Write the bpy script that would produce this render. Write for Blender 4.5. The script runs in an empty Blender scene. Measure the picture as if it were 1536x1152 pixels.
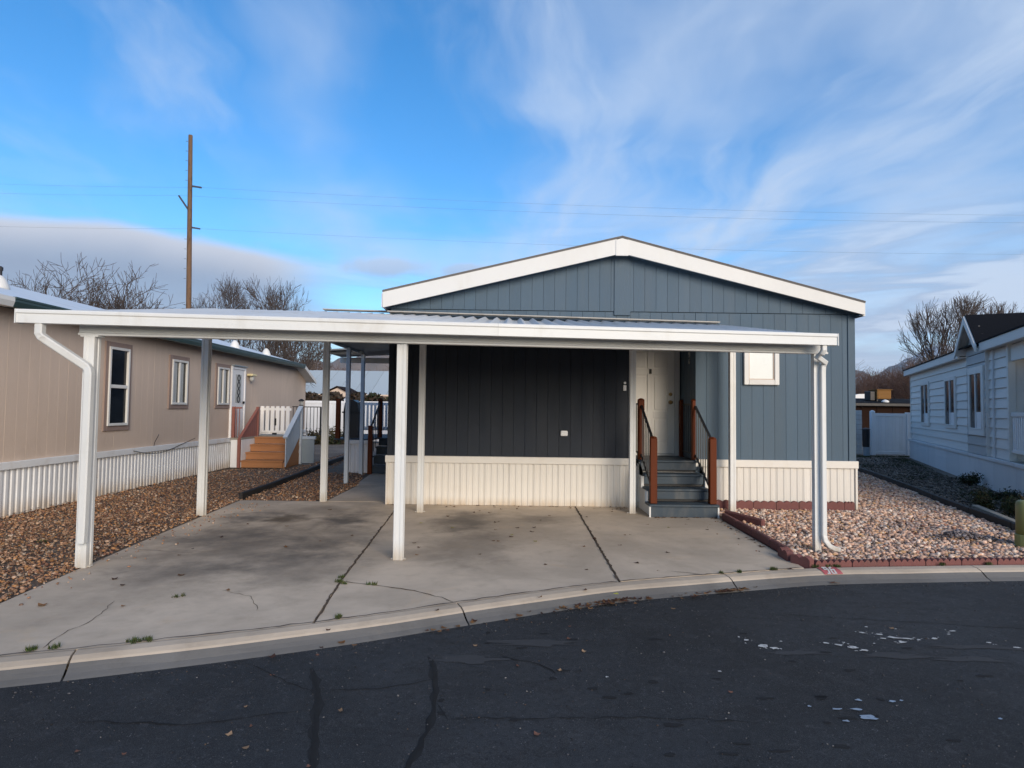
import bpy, math, random
import numpy as np
from mathutils import Vector, Matrix
from mathutils.geometry import tessellate_polygon
R = math.radians
scene = bpy.context.scene
col = scene.collection
random.seed(7)
rng = np.random.default_rng(7)

# ------------------------------------------------------------------ camera
cam_data = bpy.data.cameras.new('camera')
cam_data.sensor_width = 36.0
cam_data.lens = 36.0 * 920 / 1536
cam_data.clip_start = 0.05
cam_data.clip_end = 40000
camera = bpy.data.objects.new('camera', cam_data)
col.objects.link(camera)
_p, _a = R(2.32), R(0.72)
_f = Vector((0, math.cos(_p), math.sin(_p)))
_r0, _u0 = Vector((1, 0, 0)), Vector((0, -math.sin(_p), math.cos(_p)))
_r = math.cos(_a) * _r0 + math.sin(_a) * _u0
_u = -math.sin(_a) * _r0 + math.cos(_a) * _u0
_m = Matrix((_r, _u, -_f)).transposed().to_4x4()
_m.translation = Vector((0, 0, 1.55))
camera.matrix_world = _m
scene.camera = camera

# ------------------------------------------------------------------ light
SUN_AZ, SUN_EL = 24.0, 15.5          # degrees to the right of straight behind the camera, and above the horizon
SUN_POWER, SUN_ANGLE = 2.4, 34.0
SKY_STRENGTH = 0.15
HAZE = 0.00004
EXPOSURE = 0.85
az = R(SUN_AZ)
to_sun = Vector((math.sin(az) * math.cos(R(SUN_EL)), -math.cos(az) * math.cos(R(SUN_EL)), math.sin(R(SUN_EL))))
sun_data = bpy.data.lights.new('sun', 'SUN')
sun_data.energy = SUN_POWER
sun_data.angle = R(SUN_ANGLE)
sun_data.color = (1.0, 0.86, 0.69)
sun = bpy.data.objects.new('sun', sun_data)
col.objects.link(sun)
sun.rotation_euler = to_sun.to_track_quat('Z', 'Y').to_euler()

vs = scene.view_settings
scene.display_settings.display_device = 'sRGB'
vs.view_transform = 'Standard'
vs.look = 'None'
vs.exposure = EXPOSURE
vs.gamma = 1.0
vs.use_curve_mapping = False
scene.render.engine = 'CYCLES'
scene.cycles.use_denoising = True
scene.cycles.max_bounces = 6
scene.cycles.sample_clamp_indirect = 6.0


class NT:
    """small helper round a node tree"""
    def __init__(self, tree):
        self.t = tree
        tree.nodes.clear()

    def n(self, kind, **kw):
        node = self.t.nodes.new(kind)
        for k, v in kw.items():
            setattr(node, k, v)
        return node

    def put(self, sock, v):
        if hasattr(v, 'is_output') or isinstance(v, bpy.types.NodeSocket):
            self.t.links.new(v, sock)
        else:
            try:
                sock.default_value = v
            except Exception:
                sock.default_value = tuple(v) + (1.0,)

    def m(self, op, a, b=0.0, c=0.0, clamp=False):
        node = self.n('ShaderNodeMath', operation=op, use_clamp=clamp)
        self.put(node.inputs[0], a)
        self.put(node.inputs[1], b)
        self.put(node.inputs[2], c)
        return node.outputs[0]

    def step(self, v, lo, hi):
        node = self.n('ShaderNodeMapRange', interpolation_type='SMOOTHSTEP')
        self.put(node.inputs['Value'], v)
        self.put(node.inputs['From Min'], lo)
        self.put(node.inputs['From Max'], hi)
        return node.outputs[0]

    def lin(self, v, lo, hi, a=0.0, b=1.0):
        node = self.n('ShaderNodeMapRange')
        self.put(node.inputs['Value'], v)
        self.put(node.inputs['From Min'], lo)
        self.put(node.inputs['From Max'], hi)
        self.put(node.inputs['To Min'], a)
        self.put(node.inputs['To Max'], b)
        return node.outputs[0]

    def noise(self, vec, scale, detail=4.0, rough=0.55, dist=0.0, col_=False):
        node = self.n('ShaderNodeTexNoise')
        if vec is not None:
            self.put(node.inputs['Vector'], vec)
        node.inputs['Scale'].default_value = scale
        node.inputs['Detail'].default_value = detail
        node.inputs['Roughness'].default_value = rough
        node.inputs['Distortion'].default_value = dist
        return node.outputs['Color' if col_ else 'Fac']

    def scaled(self, vec, s, rot=(0, 0, 0), loc=(0, 0, 0)):
        node = self.n('ShaderNodeMapping')
        self.put(node.inputs['Vector'], vec)
        node.inputs['Scale'].default_value = s
        node.inputs['Rotation'].default_value = rot
        node.inputs['Location'].default_value = loc
        return node.outputs[0]

    def mix(self, f, a, b, mode='MIX'):
        node = self.n('ShaderNodeMix', data_type='RGBA', blend_type=mode)
        self.put(node.inputs['Factor'], f)
        self.put(node.inputs['A'], a)
        self.put(node.inputs['B'], b)
        return node.outputs['Result']

    def xyz(self, v):
        node = self.n('ShaderNodeSeparateXYZ')
        self.put(node.inputs[0], v)
        return node.outputs

    def cxyz(self, x, y, z=0.0):
        node = self.n('ShaderNodeCombineXYZ')
        for i, v in enumerate((x, y, z)):
            self.put(node.inputs[i], v)
        return node.outputs[0]


# ------------------------------------------------------------------ sky: physical blue sky plus thin wind-drawn cloud
world = bpy.data.worlds.new('World')
scene.world = world
world.use_nodes = True
w = NT(world.node_tree)
w_out = w.n('ShaderNodeOutputWorld')
bg = w.n('ShaderNodeBackground')
w.t.links.new(bg.outputs[0], w_out.inputs[0])
bg.inputs['Strength'].default_value = SKY_STRENGTH
sky = w.n('ShaderNodeTexSky', sky_type='NISHITA')
sky.sun_disc = False
sky.sun_elevation = R(SUN_EL)
sky.sun_rotation = R(180.0 - SUN_AZ)
sky.altitude = 1400
sky.air_density = 1.0
sky.dust_density = 1.0
sky.ozone_density = 2.3
hsv = w.n('ShaderNodeHueSaturation')
hsv.inputs['Saturation'].default_value = 1.32
hsv.inputs['Value'].default_value = 0.90
w.t.links.new(sky.outputs[0], hsv.inputs['Color'])
dirv = w.n('ShaderNodeTexCoord').outputs['Generated']
dx, dy, dz = w.xyz(dirv)
dzp = w.m('MAXIMUM', dz, 0.0)
den = w.m('ADD', dzp, 0.16)
px_ = w.m('DIVIDE', dx, den)
py_ = w.m('DIVIDE', dy, den)
plane = w.cxyz(px_, py_, 0.0)
# thin high cloud, drawn out by wind into fans and streaks
warp = w.noise(plane, 1.3, 3.0, 0.5, 0.0, True)
wv = w.n('ShaderNodeVectorMath', operation='MULTIPLY_ADD')
w.put(wv.inputs[0], warp)
wv.inputs[1].default_value = (0.55, 0.55, 0.0)
w.put(wv.inputs[2], plane)
pw = wv.outputs[0]
n1 = w.noise(w.scaled(pw, (2.6, 0.85, 1), (0, 0, R(38)), (3.1, 1.7, 0)), 1.15, 7.0, 0.56, 0.3)
n2 = w.noise(w.scaled(pw, (1.0, 0.7, 1), (0, 0, R(-20)), (1.4, 6.2, 0)), 0.95, 4.0, 0.55, 0.2)
n3 = w.noise(w.scaled(pw, (7.0, 2.4, 1), (0, 0, R(30)), (0, 0, 0)), 1.6, 6.0, 0.62, 0.2)
cover = w.m('ADD', w.m('MULTIPLY', n1, 0.55), w.m('MULTIPLY', n2, 0.55))
cover = w.m('ADD', cover, w.m('MULTIPLY', w.m('SUBTRACT', n3, 0.5), 0.11))
cover = w.m('ADD', cover, w.m('MULTIPLY', dx, 0.09))
wisp = w.m('MULTIPLY', w.step(cover, 0.44, 0.82), 0.90, clamp=True)
n4 = w.noise(w.scaled(pw, (1.2, 0.9, 1), (0, 0, R(55)), (7.3, 2.1, 0)), 0.9, 5.0, 0.52, 0.2)
veil = w.m('MULTIPLY', w.step(w.m('ADD', n4, w.m('MULTIPLY', dx, 0.16)), 0.40, 0.72), 0.52)
wisp = w.m('MAXIMUM', wisp, w.m('ADD', veil, w.m('MULTIPLY', wisp, 0.45)), clamp=True)
# low banks: long streaks along the horizon
streakn = w.noise(w.cxyz(w.m('MULTIPLY', dx, 2.2), w.m('MULTIPLY', dy, 2.2), w.m('MULTIPLY', dz, 17.0)), 1.5, 5.0, 0.55, 0.4)
low = w.m('MULTIPLY', w.step(dz, 0.36, 0.14), w.step(streakn, 0.40, 0.60))
low = w.m('MULTIPLY', low, w.lin(dx, -0.2, 0.5, 0.35, 0.92), clamp=True)
# the smooth lens-shaped bank standing over the roofs on the left, and the two puffs trailing off it
ahead = w.m('GREATER_THAN', dy, 0.05)
dys = w.m('MAXIMUM', dy, 0.05)
t = w.m('DIVIDE', dx, dys)
e = w.m('DIVIDE', dz, dys)
wob = w.m('MULTIPLY', w.m('SUBTRACT', w.noise(dirv, 5.0, 4.0, 0.5), 0.5), 0.05)
curve = w.n('ShaderNodeFloatCurve')
cm = curve.mapping.curves[0]
pts = [(0.0, 0.30), (0.30, 0.325), (0.43, 0.315), (0.60, 0.306), (0.72, 0.275), (0.82, 0.243), (1.0, 0.205)]
cm.points[0].location = pts[0]
cm.points[1].location = pts[-1]
for q in pts[1:-1]:
    cm.points.new(*q)
curve.mapping.update()
w.put(curve.inputs['Value'], w.lin(t, -1.417, -0.083, 0.0, 1.0))
top_e = curve.outputs[0]
below = w.m('SUBTRACT', w.m('ADD', top_e, wob), e)
bank = w.m('MULTIPLY', w.step(below, -0.002, 0.022), w.step(t, -0.24, -0.42))
bank = w.m('MULTIPLY', bank, w.step(t, -2.2, -1.2))
bank = w.m('MULTIPLY', bank, w.m('MULTIPLY', w.lin(e, 0.06, 0.22, 0.72, 0.96, ), ahead), clamp=True)


def puff(t0, e0, rt, re, gain):
    a = w.m('POWER', w.m('DIVIDE', w.m('SUBTRACT', t, t0), rt), 2.0)
    b = w.m('POWER', w.m('DIVIDE', w.m('SUBTRACT', e, e0), re), 2.0)
    d = w.m('SQRT', w.m('ADD', a, b))
    d = w.m('ADD', d, w.m('MULTIPLY', w.m('SUBTRACT', w.noise(dirv, 14.0, 5.0, 0.6), 0.5), 1.5))
    return w.m('MULTIPLY', w.m('MULTIPLY', w.step(d, 1.15, 0.45), gain), ahead)


puffs = w.m('MAXIMUM', puff(-0.205, 0.232, 0.085, 0.020, 0.75), puff(-0.075, 0.226, 0.05, 0.014, 0.7))
# colours (sky radiance before the strength)
CL = 1.0 / SKY_STRENGTH / 2 ** EXPOSURE
white_c = tuple(c * CL for c in (0.63, 0.75, 0.94))
bank_hi = tuple(c * CL for c in (0.68, 0.71, 0.80))
bank_lo = tuple(c * CL for c in (0.31, 0.39, 0.54))
low_c = tuple(c * CL for c in (0.33, 0.44, 0.66))
skyc = w.mix(wisp, hsv.outputs[0], white_c)
skyc = w.mix(low, skyc, w.mix(w.step(streakn, 0.50, 0.62), low_c, white_c))
skyc = w.mix(puffs, skyc, w.mix(w.lin(e, 0.20, 0.26), low_c, white_c))
bank_col = w.mix(w.step(below, 0.0, 0.085), bank_hi, bank_lo)
skyc = w.mix(bank, skyc, bank_col)
w.t.links.new(skyc, bg.inputs['Color'])


# ------------------------------------------------------------------ materials
def principled(name):
    mt = bpy.data.materials.new(name)
    mt.use_nodes = True
    q = NT(mt.node_tree)
    out = q.n('ShaderNodeOutputMaterial')
    b = q.n('ShaderNodeBsdfPrincipled')
    q.t.links.new(b.outputs[0], out.inputs[0])
    return mt, q, b


def wpos(q):
    return q.n('ShaderNodeNewGeometry').outputs['Position']


def mat(name, c, rough=0.6, var=0.10, vs=3.0, bump=0.0, bs=60.0, metal=0.0, spec=0.4, stretch=(1, 1, 1),
        grime=None, gs=1.3, gamt=0.35, low_grime=None):
    """paint, wood, metal: a base colour that drifts a little, a fine relief, patches of grime"""
    mt, q, b = principled(name)
    P = wpos(q)
    n = q.noise(q.scaled(P, stretch), vs, 5.0, 0.6)
    c0 = tuple(x * (1 - var) for x in c)
    c1 = tuple(min(1, x * (1 + var)) for x in c)
    oi = q.n('ShaderNodeObjectInfo')
    cc = q.mix(n, c0, c1)
    if grime:
        g = q.noise(q.scaled(P, (1, 1, 0.35)), gs, 7.0, 0.65, 0.6)
        cc = q.mix(q.m('MULTIPLY', q.step(g, 0.5, 0.72), gamt), cc, grime)
    if low_grime:
        z = q.xyz(P)[2]
        g2 = q.noise(q.scaled(P, (6, 6, 0.7)), 2.2, 5.0, 0.6)
        f = q.m('MULTIPLY', q.step(z, low_grime[1], 0.0), q.lin(g2, 0.3, 0.7, 0.2, 0.9), clamp=True)
        cc = q.mix(f, cc, low_grime[0])
    cc = q.mix(1.0, cc, q.cxyz(*[q.lin(oi.outputs['Random'], 0, 1, 0.95, 1.05)] * 3), 'MULTIPLY')
    q.put(b.inputs['Base Color'], cc)
    q.put(b.inputs['Roughness'], q.lin(n, 0.2, 0.8, max(0.05, rough - 0.08), min(1, rough + 0.08)))
    b.inputs['Metallic'].default_value = metal
    b.inputs['Specular IOR Level'].default_value = spec
    if bump:
        bn = q.n('ShaderNodeBump')
        bn.inputs['Strength'].default_value = bump
        bn.inputs['Distance'].default_value = 0.01
        q.put(bn.inputs['Height'], q.noise(q.scaled(P, stretch), bs, 4.0, 0.6))
        q.t.links.new(bn.outputs[0], b.inputs['Normal'])
    return mt


MT = {}
MT['blue_siding'] = mat('blue_siding_paint', (0.058, 0.098, 0.140), 0.62, 0.10, 2.2, 0.35, 55, stretch=(3, 3, 0.25), grime=(0.085, 0.11, 0.13), gs=0.8, gamt=0.3)
MT['dark_siding'] = mat('dark_siding_boards', (0.006, 0.0115, 0.022), 0.6, 0.12, 2.2, 0.35, 55, stretch=(3, 3, 0.25))
MT['white_trim'] = mat('white_trim_paint', (0.64, 0.635, 0.615), 0.5, 0.05, 2.0, 0.1, 80, grime=(0.50, 0.46, 0.40), gs=1.6, gamt=0.18)
MT['white_metal'] = mat('white_carport_metal', (0.62, 0.63, 0.625), 0.42, 0.04, 2.5, 0.06, 60, grime=(0.42, 0.39, 0.33), gs=2.2, gamt=0.35, low_grime=((0.38, 0.31, 0.22), 0.22))
MT['flashing'] = mat('dull_roof_flashing', (0.36, 0.34, 0.31), 0.6, 0.1, 3, grime=(0.22, 0.19, 0.16), gs=3, gamt=0.6)
MT['roof_sheet'] = mat('white_roof_sheet', (0.52, 0.54, 0.56), 0.4, 0.06, 1.5, 0.06, 40, grime=(0.35, 0.33, 0.30), gs=1.2, gamt=0.4)
MT['skirt'] = mat('cream_vinyl_skirting', (0.64, 0.61, 0.56), 0.5, 0.05, 2.5, 0.08, 70, grime=(0.5, 0.42, 0.32), gs=1.8, gamt=0.3, low_grime=((0.45, 0.35, 0.24), 0.16))
MT['skirt_blue_white'] = mat('white_vinyl_skirting', (0.72, 0.73, 0.74), 0.5, 0.05, 2.5, 0.08, 70, grime=(0.45, 0.38, 0.30), gs=1.5, gamt=0.35, low_grime=((0.42, 0.30, 0.18), 0.28))
MT['door'] = mat('white_door_paint', (0.88, 0.85, 0.79), 0.42, 0.04, 2.0, 0.05, 40, grime=(0.5, 0.44, 0.36), gs=2.0, gamt=0.25)
MT['shingle_grey'] = mat('grey_roof_shingle', (0.16, 0.15, 0.145), 0.9, 0.25, 30, 0.5, 120)
MT['shingle_dark'] = mat('dark_roof_shingle', (0.008, 0.009, 0.012), 0.95, 0.35, 12, 0.6, 90, spec=0.1)
MT['redwood'] = mat('red_brown_stained_wood', (0.105, 0.022, 0.0045), 0.6, 0.3, 6, 0.25, 60, stretch=(4, 4, 0.4), spec=0.2)
MT['step_paint'] = mat('slate_blue_step_paint', (0.027, 0.045, 0.064), 0.55, 0.15, 4, 0.25, 50, stretch=(0.5, 4, 4), grime=(0.16, 0.15, 0.13), gs=3, gamt=0.4)
MT['black_metal'] = mat('black_metal', (0.012, 0.012, 0.014), 0.4, 0.1)
MT['brass'] = mat('aged_brass', (0.30, 0.20, 0.09), 0.35, 0.15, metal=1.0)
MT['glass'] = mat('dark_window_glass', (0.008, 0.010, 0.013), 0.12, 0.1, spec=0.35)
MT['frost'] = mat('white_obscured_glass', (0.62, 0.66, 0.66), 0.25, 0.05, 5)
MT['blind'] = mat('pale_window_blind', (0.42, 0.43, 0.42), 0.5, 0.08, 6)
MT['dark_plastic'] = mat('black_plastic', (0.012, 0.012, 0.015), 0.45, 0.2)
MT['grey_digit'] = mat('grey_number_metal', (0.42, 0.42, 0.40), 0.4, 0.1)
MT['tan_siding'] = mat('tan_siding_paint', (0.56, 0.445, 0.36), 0.7, 0.07, 1.5, 0.3, 45, stretch=(3, 3, 0.3), grime=(0.30, 0.24, 0.19), gs=0.6, gamt=0.35)
MT['mauve_trim'] = mat('mauve_brown_trim', (0.27, 0.195, 0.165), 0.6, 0.08, 3)
MT['green_gutter'] = mat('dark_green_gutter', (0.030, 0.060, 0.062), 0.4, 0.12, 2)
MT['white_roof'] = mat('white_coated_roof', (0.66, 0.68, 0.70), 0.5, 0.06, 0.8, 0.1, 20, grime=(0.4, 0.4, 0.4), gs=0.7, gamt=0.3)
MT['cedar'] = mat('orange_cedar_boards', (0.36, 0.16, 0.065), 0.6, 0.2, 5, 0.25, 40, stretch=(0.4, 4, 4))
MT['rose_rail'] = mat('faded_red_rail_paint', (0.25, 0.095, 0.075), 0.6, 0.12, 5)
MT['pale_blue'] = mat('pale_blue_board', (0.47, 0.53, 0.60), 0.55, 0.08, 3)
MT['grey_blue'] = mat('grey_blue_panel', (0.27, 0.32, 0.36), 0.55, 0.08, 3)
MT['lap_blue'] = mat('pale_blue_grey_lap_siding', (0.70, 0.67, 0.635), 0.6, 0.06, 2, 0.2, 50, stretch=(0.4, 0.4, 4))
MT['lap_shaded'] = mat('shaded_lap_siding', (0.40, 0.39, 0.385), 0.6, 0.06, 2, 0.2, 50, stretch=(0.4, 0.4, 4))  # pale lap siding with the gable overhang's shade put into the colour
MT['lap_cream'] = mat('cream_lap_siding', (0.68, 0.66, 0.62), 0.6, 0.05, 2)
MT['skirt_right'] = mat('pale_painted_skirting', (0.66, 0.66, 0.67), 0.65, 0.05, 1.5, 0.2, 30, grime=(0.4, 0.42, 0.46), gs=1.2, gamt=0.3)
MT['vinyl'] = mat('white_vinyl', (0.76, 0.76, 0.77), 0.45, 0.03, 2, grime=(0.6, 0.58, 0.54), gs=1.2, gamt=0.25)
MT['weathered'] = mat('weathered_whitewash', (0.48, 0.49, 0.48), 0.8, 0.18, 5, 0.3, 40, stretch=(0.5, 0.5, 6), grime=(0.25, 0.25, 0.24), gs=2, gamt=0.6)
MT['brown_wall'] = mat('dark_brown_wall', (0.018, 0.009, 0.006), 0.9, 0.2, 3, spec=0.1)
MT['awning_shaded'] = mat('shaded_awning_sheet', (0.16, 0.175, 0.19), 0.5, 0.05, 2)  # white sheets; the dimness of their underside is put into this grey
MT['grey_roof'] = mat('pale_grey_metal_roof', (0.40, 0.45, 0.47), 0.5, 0.05, 0.3)
MT['pink_wall'] = mat('pale_peach_wall', (0.60, 0.47, 0.38), 0.7, 0.06, 1)
MT['ochre'] = mat('rusty_ochre_metal', (0.20, 0.095, 0.022), 0.8, 0.25, 3, grime=(0.15, 0.08, 0.03), gs=2, gamt=0.6)
MT['olive'] = mat('olive_green_plastic', (0.215, 0.225, 0.085), 0.5, 0.08, 4, grime=(0.2, 0.18, 0.12), gs=4, gamt=0.4)
MT['pole_wood'] = mat('sunlit_pole_wood', (0.15, 0.088, 0.052), 0.85, 0.55, 1.5, stretch=(6, 6, 1.2), grime=(0.04, 0.025, 0.02), gs=2.5, gamt=0.7)
MT['wire'] = mat('dull_grey_wire', (0.16, 0.19, 0.24), 0.6, 0.05)
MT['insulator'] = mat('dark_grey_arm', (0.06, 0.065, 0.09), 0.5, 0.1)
MT['red_edging'] = mat('red_concrete_edging', (0.165, 0.066, 0.060), 0.9, 0.22, 6, 0.6, 70, grime=(0.13, 0.07, 0.06), gs=5, gamt=0.6)
MT['black_edging'] = mat('black_plastic_edging', (0.018, 0.017, 0.018), 0.7, 0.3, 5)
MT['grey_board'] = mat('weathered_grey_board', (0.27, 0.25, 0.21), 0.8, 0.2, 6)
MT['bark'] = mat('grey_brown_bark', (0.085, 0.066, 0.054), 0.95, 0.25, 4)
MT['twig'] = mat('brown_twigs', (0.080, 0.060, 0.051), 0.95, 0.25, 0.8)
MT['twig_red'] = mat('reddish_brown_twigs', (0.150, 0.088, 0.066), 0.95, 0.25, 0.4)
MT['red_paint'] = mat('red_kerb_paint', (0.36, 0.085, 0.095), 0.75, 0.12, 12, grime=(0.36, 0.22, 0.20), gs=14, gamt=0.6)
MT['white_paint'] = mat('white_road_paint', (0.50, 0.50, 0.485), 0.8, 0.2, 14, grime=(0.2, 0.2, 0.21), gs=20, gamt=0.8)
MT['crack'] = mat('dark_crack_fill', (0.035, 0.027, 0.021), 0.95, 0.4, 9)
MT['joint_dirt'] = mat('joint_dirt', (0.085, 0.060, 0.042), 0.95, 0.5, 14)
MT['road_crack'] = mat('road_crack_tar', (0.006, 0.0065, 0.0075), 0.85, 0.3, 9)
MT['road_patch'] = mat('dull_road_stain', (0.0105, 0.0115, 0.0135), 0.9, 0.3, 9)
MT['dust'] = mat('pale_road_dust', (0.040, 0.042, 0.046), 0.9, 0.35, 25)
MT['puddle'] = mat('thin_ice_patch', (0.22, 0.28, 0.36), 0.3, 0.2, 14)


def vcol_mat(name, rough=0.85, bump=0.4, bs=90, gain=1.0):
    mt, q, b = principled(name)
    at = q.n('ShaderNodeAttribute', attribute_name='tint')
    P = wpos(q)
    n = q.noise(P, 45, 4, 0.6)
    cc = q.mix(1.0, at.outputs['Color'], q.cxyz(*[q.lin(n, 0.25, 0.75, 0.72 * gain, 1.25 * gain)] * 3), 'MULTIPLY')
    q.put(b.inputs['Base Color'], cc)
    b.inputs['Roughness'].default_value = rough
    b.inputs['Specular IOR Level'].default_value = 0.3
    if bump:
        bn = q.n('ShaderNodeBump')
        bn.inputs['Strength'].default_value = bump
        bn.inputs['Distance'].default_value = 0.006
        q.put(bn.inputs['Height'], q.noise(P, bs, 3, 0.6))
        q.t.links.new(bn.outputs[0], b.inputs['Normal'])
    return mt


MT['stone'] = vcol_mat('mixed_river_stone')
MT['leaf'] = vcol_mat('dry_leaf', 0.8, 0.0)
MT['green_leaf'] = vcol_mat('shrub_leaf', 0.7, 0.0)


def concrete(name, c, stains=()):
    mt, q, b = principled(name)
    P = wpos(q)
    n1 = q.noise(P, 0.7, 6, 0.62, 0.4)
    n2 = q.noise(P, 5.0, 6, 0.65)
    n3 = q.noise(P, 150, 3, 0.7)
    cc = q.mix(q.step(n1, 0.36, 0.66), tuple(x * 0.80 for x in c), tuple(x * 1.10 for x in c))
    cc = q.mix(q.m('MULTIPLY', q.step(n2, 0.50, 0.75), 0.35), cc, tuple(x * y for x, y in zip(c, (0.62, 0.60, 0.58))))
    cc = q.mix(q.m('MULTIPLY', q.step(n3, 0.55, 0.8), 0.28), cc, tuple(x * 0.55 for x in c))
    n4 = q.noise(P, 1.9, 5, 0.7, 1.0)
    cc = q.mix(q.m('MULTIPLY', q.step(n4, 0.56, 0.74), 0.30), cc, (c[0] * 1.12, c[1] * 0.98, c[2] * 0.80))
    wx, wy, wz = q.xyz(P)
    dist = q.m('MULTIPLY', q.m('SUBTRACT', q.noise(P, 2.6, 6, 0.65), 0.5), 1.9)
    for (sx, sy, rx, ry, sc, amt) in stains:
        a = q.m('POWER', q.m('DIVIDE', q.m('SUBTRACT', wx, sx), rx), 2.0)
        bb = q.m('POWER', q.m('DIVIDE', q.m('SUBTRACT', wy, sy), ry), 2.0)
        d = q.m('ADD', q.m('SQRT', q.m('ADD', a, bb)), dist)
        cc = q.mix(q.m('MULTIPLY', q.step(d, 1.25, 0.05), amt * 0.85), cc, sc)
    q.put(b.inputs['Base Color'], cc)
    q.put(b.inputs['Roughness'], q.lin(n2, 0.3, 0.7, 0.78, 0.95))
    b.inputs['Specular IOR Level'].default_value = 0.3
    bn = q.n('ShaderNodeBump')
    bn.inputs['Strength'].default_value = 0.35
    bn.inputs['Distance'].default_value = 0.006
    q.put(bn.inputs['Height'], q.m('ADD', q.m('MULTIPLY', n3, 0.7), q.m('MULTIPLY', n2, 0.8)))
    q.t.links.new(bn.outputs[0], b.inputs['Normal'])
    return mt


DARK_TONE = (0.045, 0.043, 0.042)
MT['concrete'] = concrete('driveway_concrete', (0.55, 0.455, 0.355), stains=[
    (-3.60, 8.6, 0.55, 0.45, DARK_TONE, 0.85), (-3.08, 8.52, 0.38, 0.42, (0.09, 0.06, 0.028), 1.0),
    (-2.25, 8.5, 0.42, 0.60, DARK_TONE, 0.9), (-2.1, 6.1, 0.70, 0.90, DARK_TONE, 0.42), (-3.1, 5.75, 0.60, 0.45, DARK_TONE, 0.55),
    (-0.65, 8.5, 0.55, 0.9, DARK_TONE, 0.75), (-0.5, 6.9, 0.65, 1.1, DARK_TONE, 0.48), (-2.9, 6.9, 1.1, 1.1, DARK_TONE, 0.50),
    (0.45, 8.7, 0.45, 0.45, DARK_TONE, 0.5), (-3.4, 7.4, 0.8, 0.7, DARK_TONE, 0.5), (-2.0, 7.3, 0.5, 1.1, DARK_TONE, 0.45), (-2.9, 9.2, 1.2, 0.7, DARK_TONE, 0.5), (-2.9, 6.6, 1.3, 2.6, DARK_TONE, 0.34)])  # oil spots, then one wide ellipse darkening the whole left slab
MT['kerb'] = concrete('kerb_concrete', (0.46, 0.385, 0.305))
MT['gutter'] = concrete('dirty_gutter_concrete', (0.125, 0.122, 0.120))


def asphalt():
    mt, q, b = principled('road_asphalt')
    P = wpos(q)
    n1 = q.noise(P, 0.45, 6, 0.6, 0.5)
    n2 = q.noise(P, 3.2, 7, 0.7, 0.6)
    n3 = q.noise(P, 210, 3, 0.75)
    n4 = q.noise(q.scaled(P, (1, 3, 1)), 1.4, 6, 0.7, 1.0)
    c = (0.0165, 0.019, 0.0225)
    cc = q.mix(q.step(n1, 0.35, 0.65), tuple(x * 0.62 for x in c), tuple(x * 1.65 for x in c))
    cc = q.mix(q.m('MULTIPLY', q.step(n2, 0.48, 0.66), 0.55), cc, (0.034, 0.036, 0.040))
    cc = q.mix(q.m('MULTIPLY', q.step(n4, 0.50, 0.66), 0.6), cc, (0.010, 0.011, 0.013))
    n5 = q.noise(P, 28, 5, 0.75)
    cc = q.mix(q.m('MULTIPLY', q.step(n5, 0.48, 0.62), 0.6), cc, (0.008, 0.009, 0.011))
    cc = q.mix(q.m('MULTIPLY', q.step(q.noise(P, 16, 6, 0.8, 1.0), 0.54, 0.66), 0.5), cc, (0.060, 0.062, 0.068))
    vor = q.n('ShaderNodeTexVoronoi')
    q.put(vor.inputs['Vector'], P)
    vor.inputs['Scale'].default_value = 70
    chip = q.m('MULTIPLY', q.step(vor.outputs['Distance'], 0.30, 0.12), q.step(q.noise(P, 31, 2, 0.5), 0.60, 0.68))
    cc = q.mix(q.m('MULTIPLY', chip, 0.8), cc, (0.20, 0.20, 0.205))
    cc = q.mix(q.m('MULTIPLY', q.step(n3, 0.52, 0.66), 0.55), cc, (0.11, 0.112, 0.118))
    q.put(b.inputs['Base Color'], cc)
    q.put(b.inputs['Roughness'], q.lin(n2, 0.3, 0.7, 0.66, 0.9))
    b.inputs['Specular IOR Level'].default_value = 0.35
    bn = q.n('ShaderNodeBump')
    bn.inputs['Strength'].default_value = 0.6
    bn.inputs['Distance'].default_value = 0.006
    q.put(bn.inputs['Height'], q.m('ADD', n3, q.m('MULTIPLY', n2, 0.6)))
    q.t.links.new(bn.outputs[0], b.inputs['Normal'])
    return mt


MT['asphalt'] = asphalt()


def soil():
    mt, q, b = principled('gravelly_soil')
    P = wpos(q)
    n1 = q.noise(P, 0.6, 6, 0.6, 0.4)
    n2 = q.noise(P, 38, 5, 0.75)
    cc = q.mix(q.step(n1, 0.35, 0.65), (0.105, 0.078, 0.060), (0.185, 0.150, 0.118))
    cc = q.mix(q.step(n2, 0.5, 0.72), cc, (0.30, 0.26, 0.215))
    cc = q.mix(q.m('MULTIPLY', q.step(q.noise(P, 1.1, 5, 0.7), 0.56, 0.7), 0.6), cc, (0.050, 0.046, 0.030))
    q.put(b.inputs['Base Color'], cc)
    b.inputs['Roughness'].default_value = 0.95
    bn = q.n('ShaderNodeBump')
    bn.inputs['Strength'].default_value = 0.8
    bn.inputs['Distance'].default_value = 0.02
    q.put(bn.inputs['Height'], n2)
    q.t.links.new(bn.outputs[0], b.inputs['Normal'])
    return mt


MT['soil'] = soil()


def mountain_mat():
    mt, q, b = principled('snowy_forest_slope')
    P = wpos(q)
    z = q.xyz(P)[2]
    n = q.noise(P, 0.006, 8, 0.7, 0.5)
    v = q.m('ADD', q.lin(z, 260, 700, -0.18, 0.22), n)
    cc = q.mix(q.step(v, 0.57, 0.66), (0.030, 0.036, 0.042), (0.60, 0.62, 0.66))
    q.put(b.inputs['Base Color'], cc)
    b.inputs['Roughness'].default_value = 0.95
    return mt


MT['mountain'] = mountain_mat()


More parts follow.
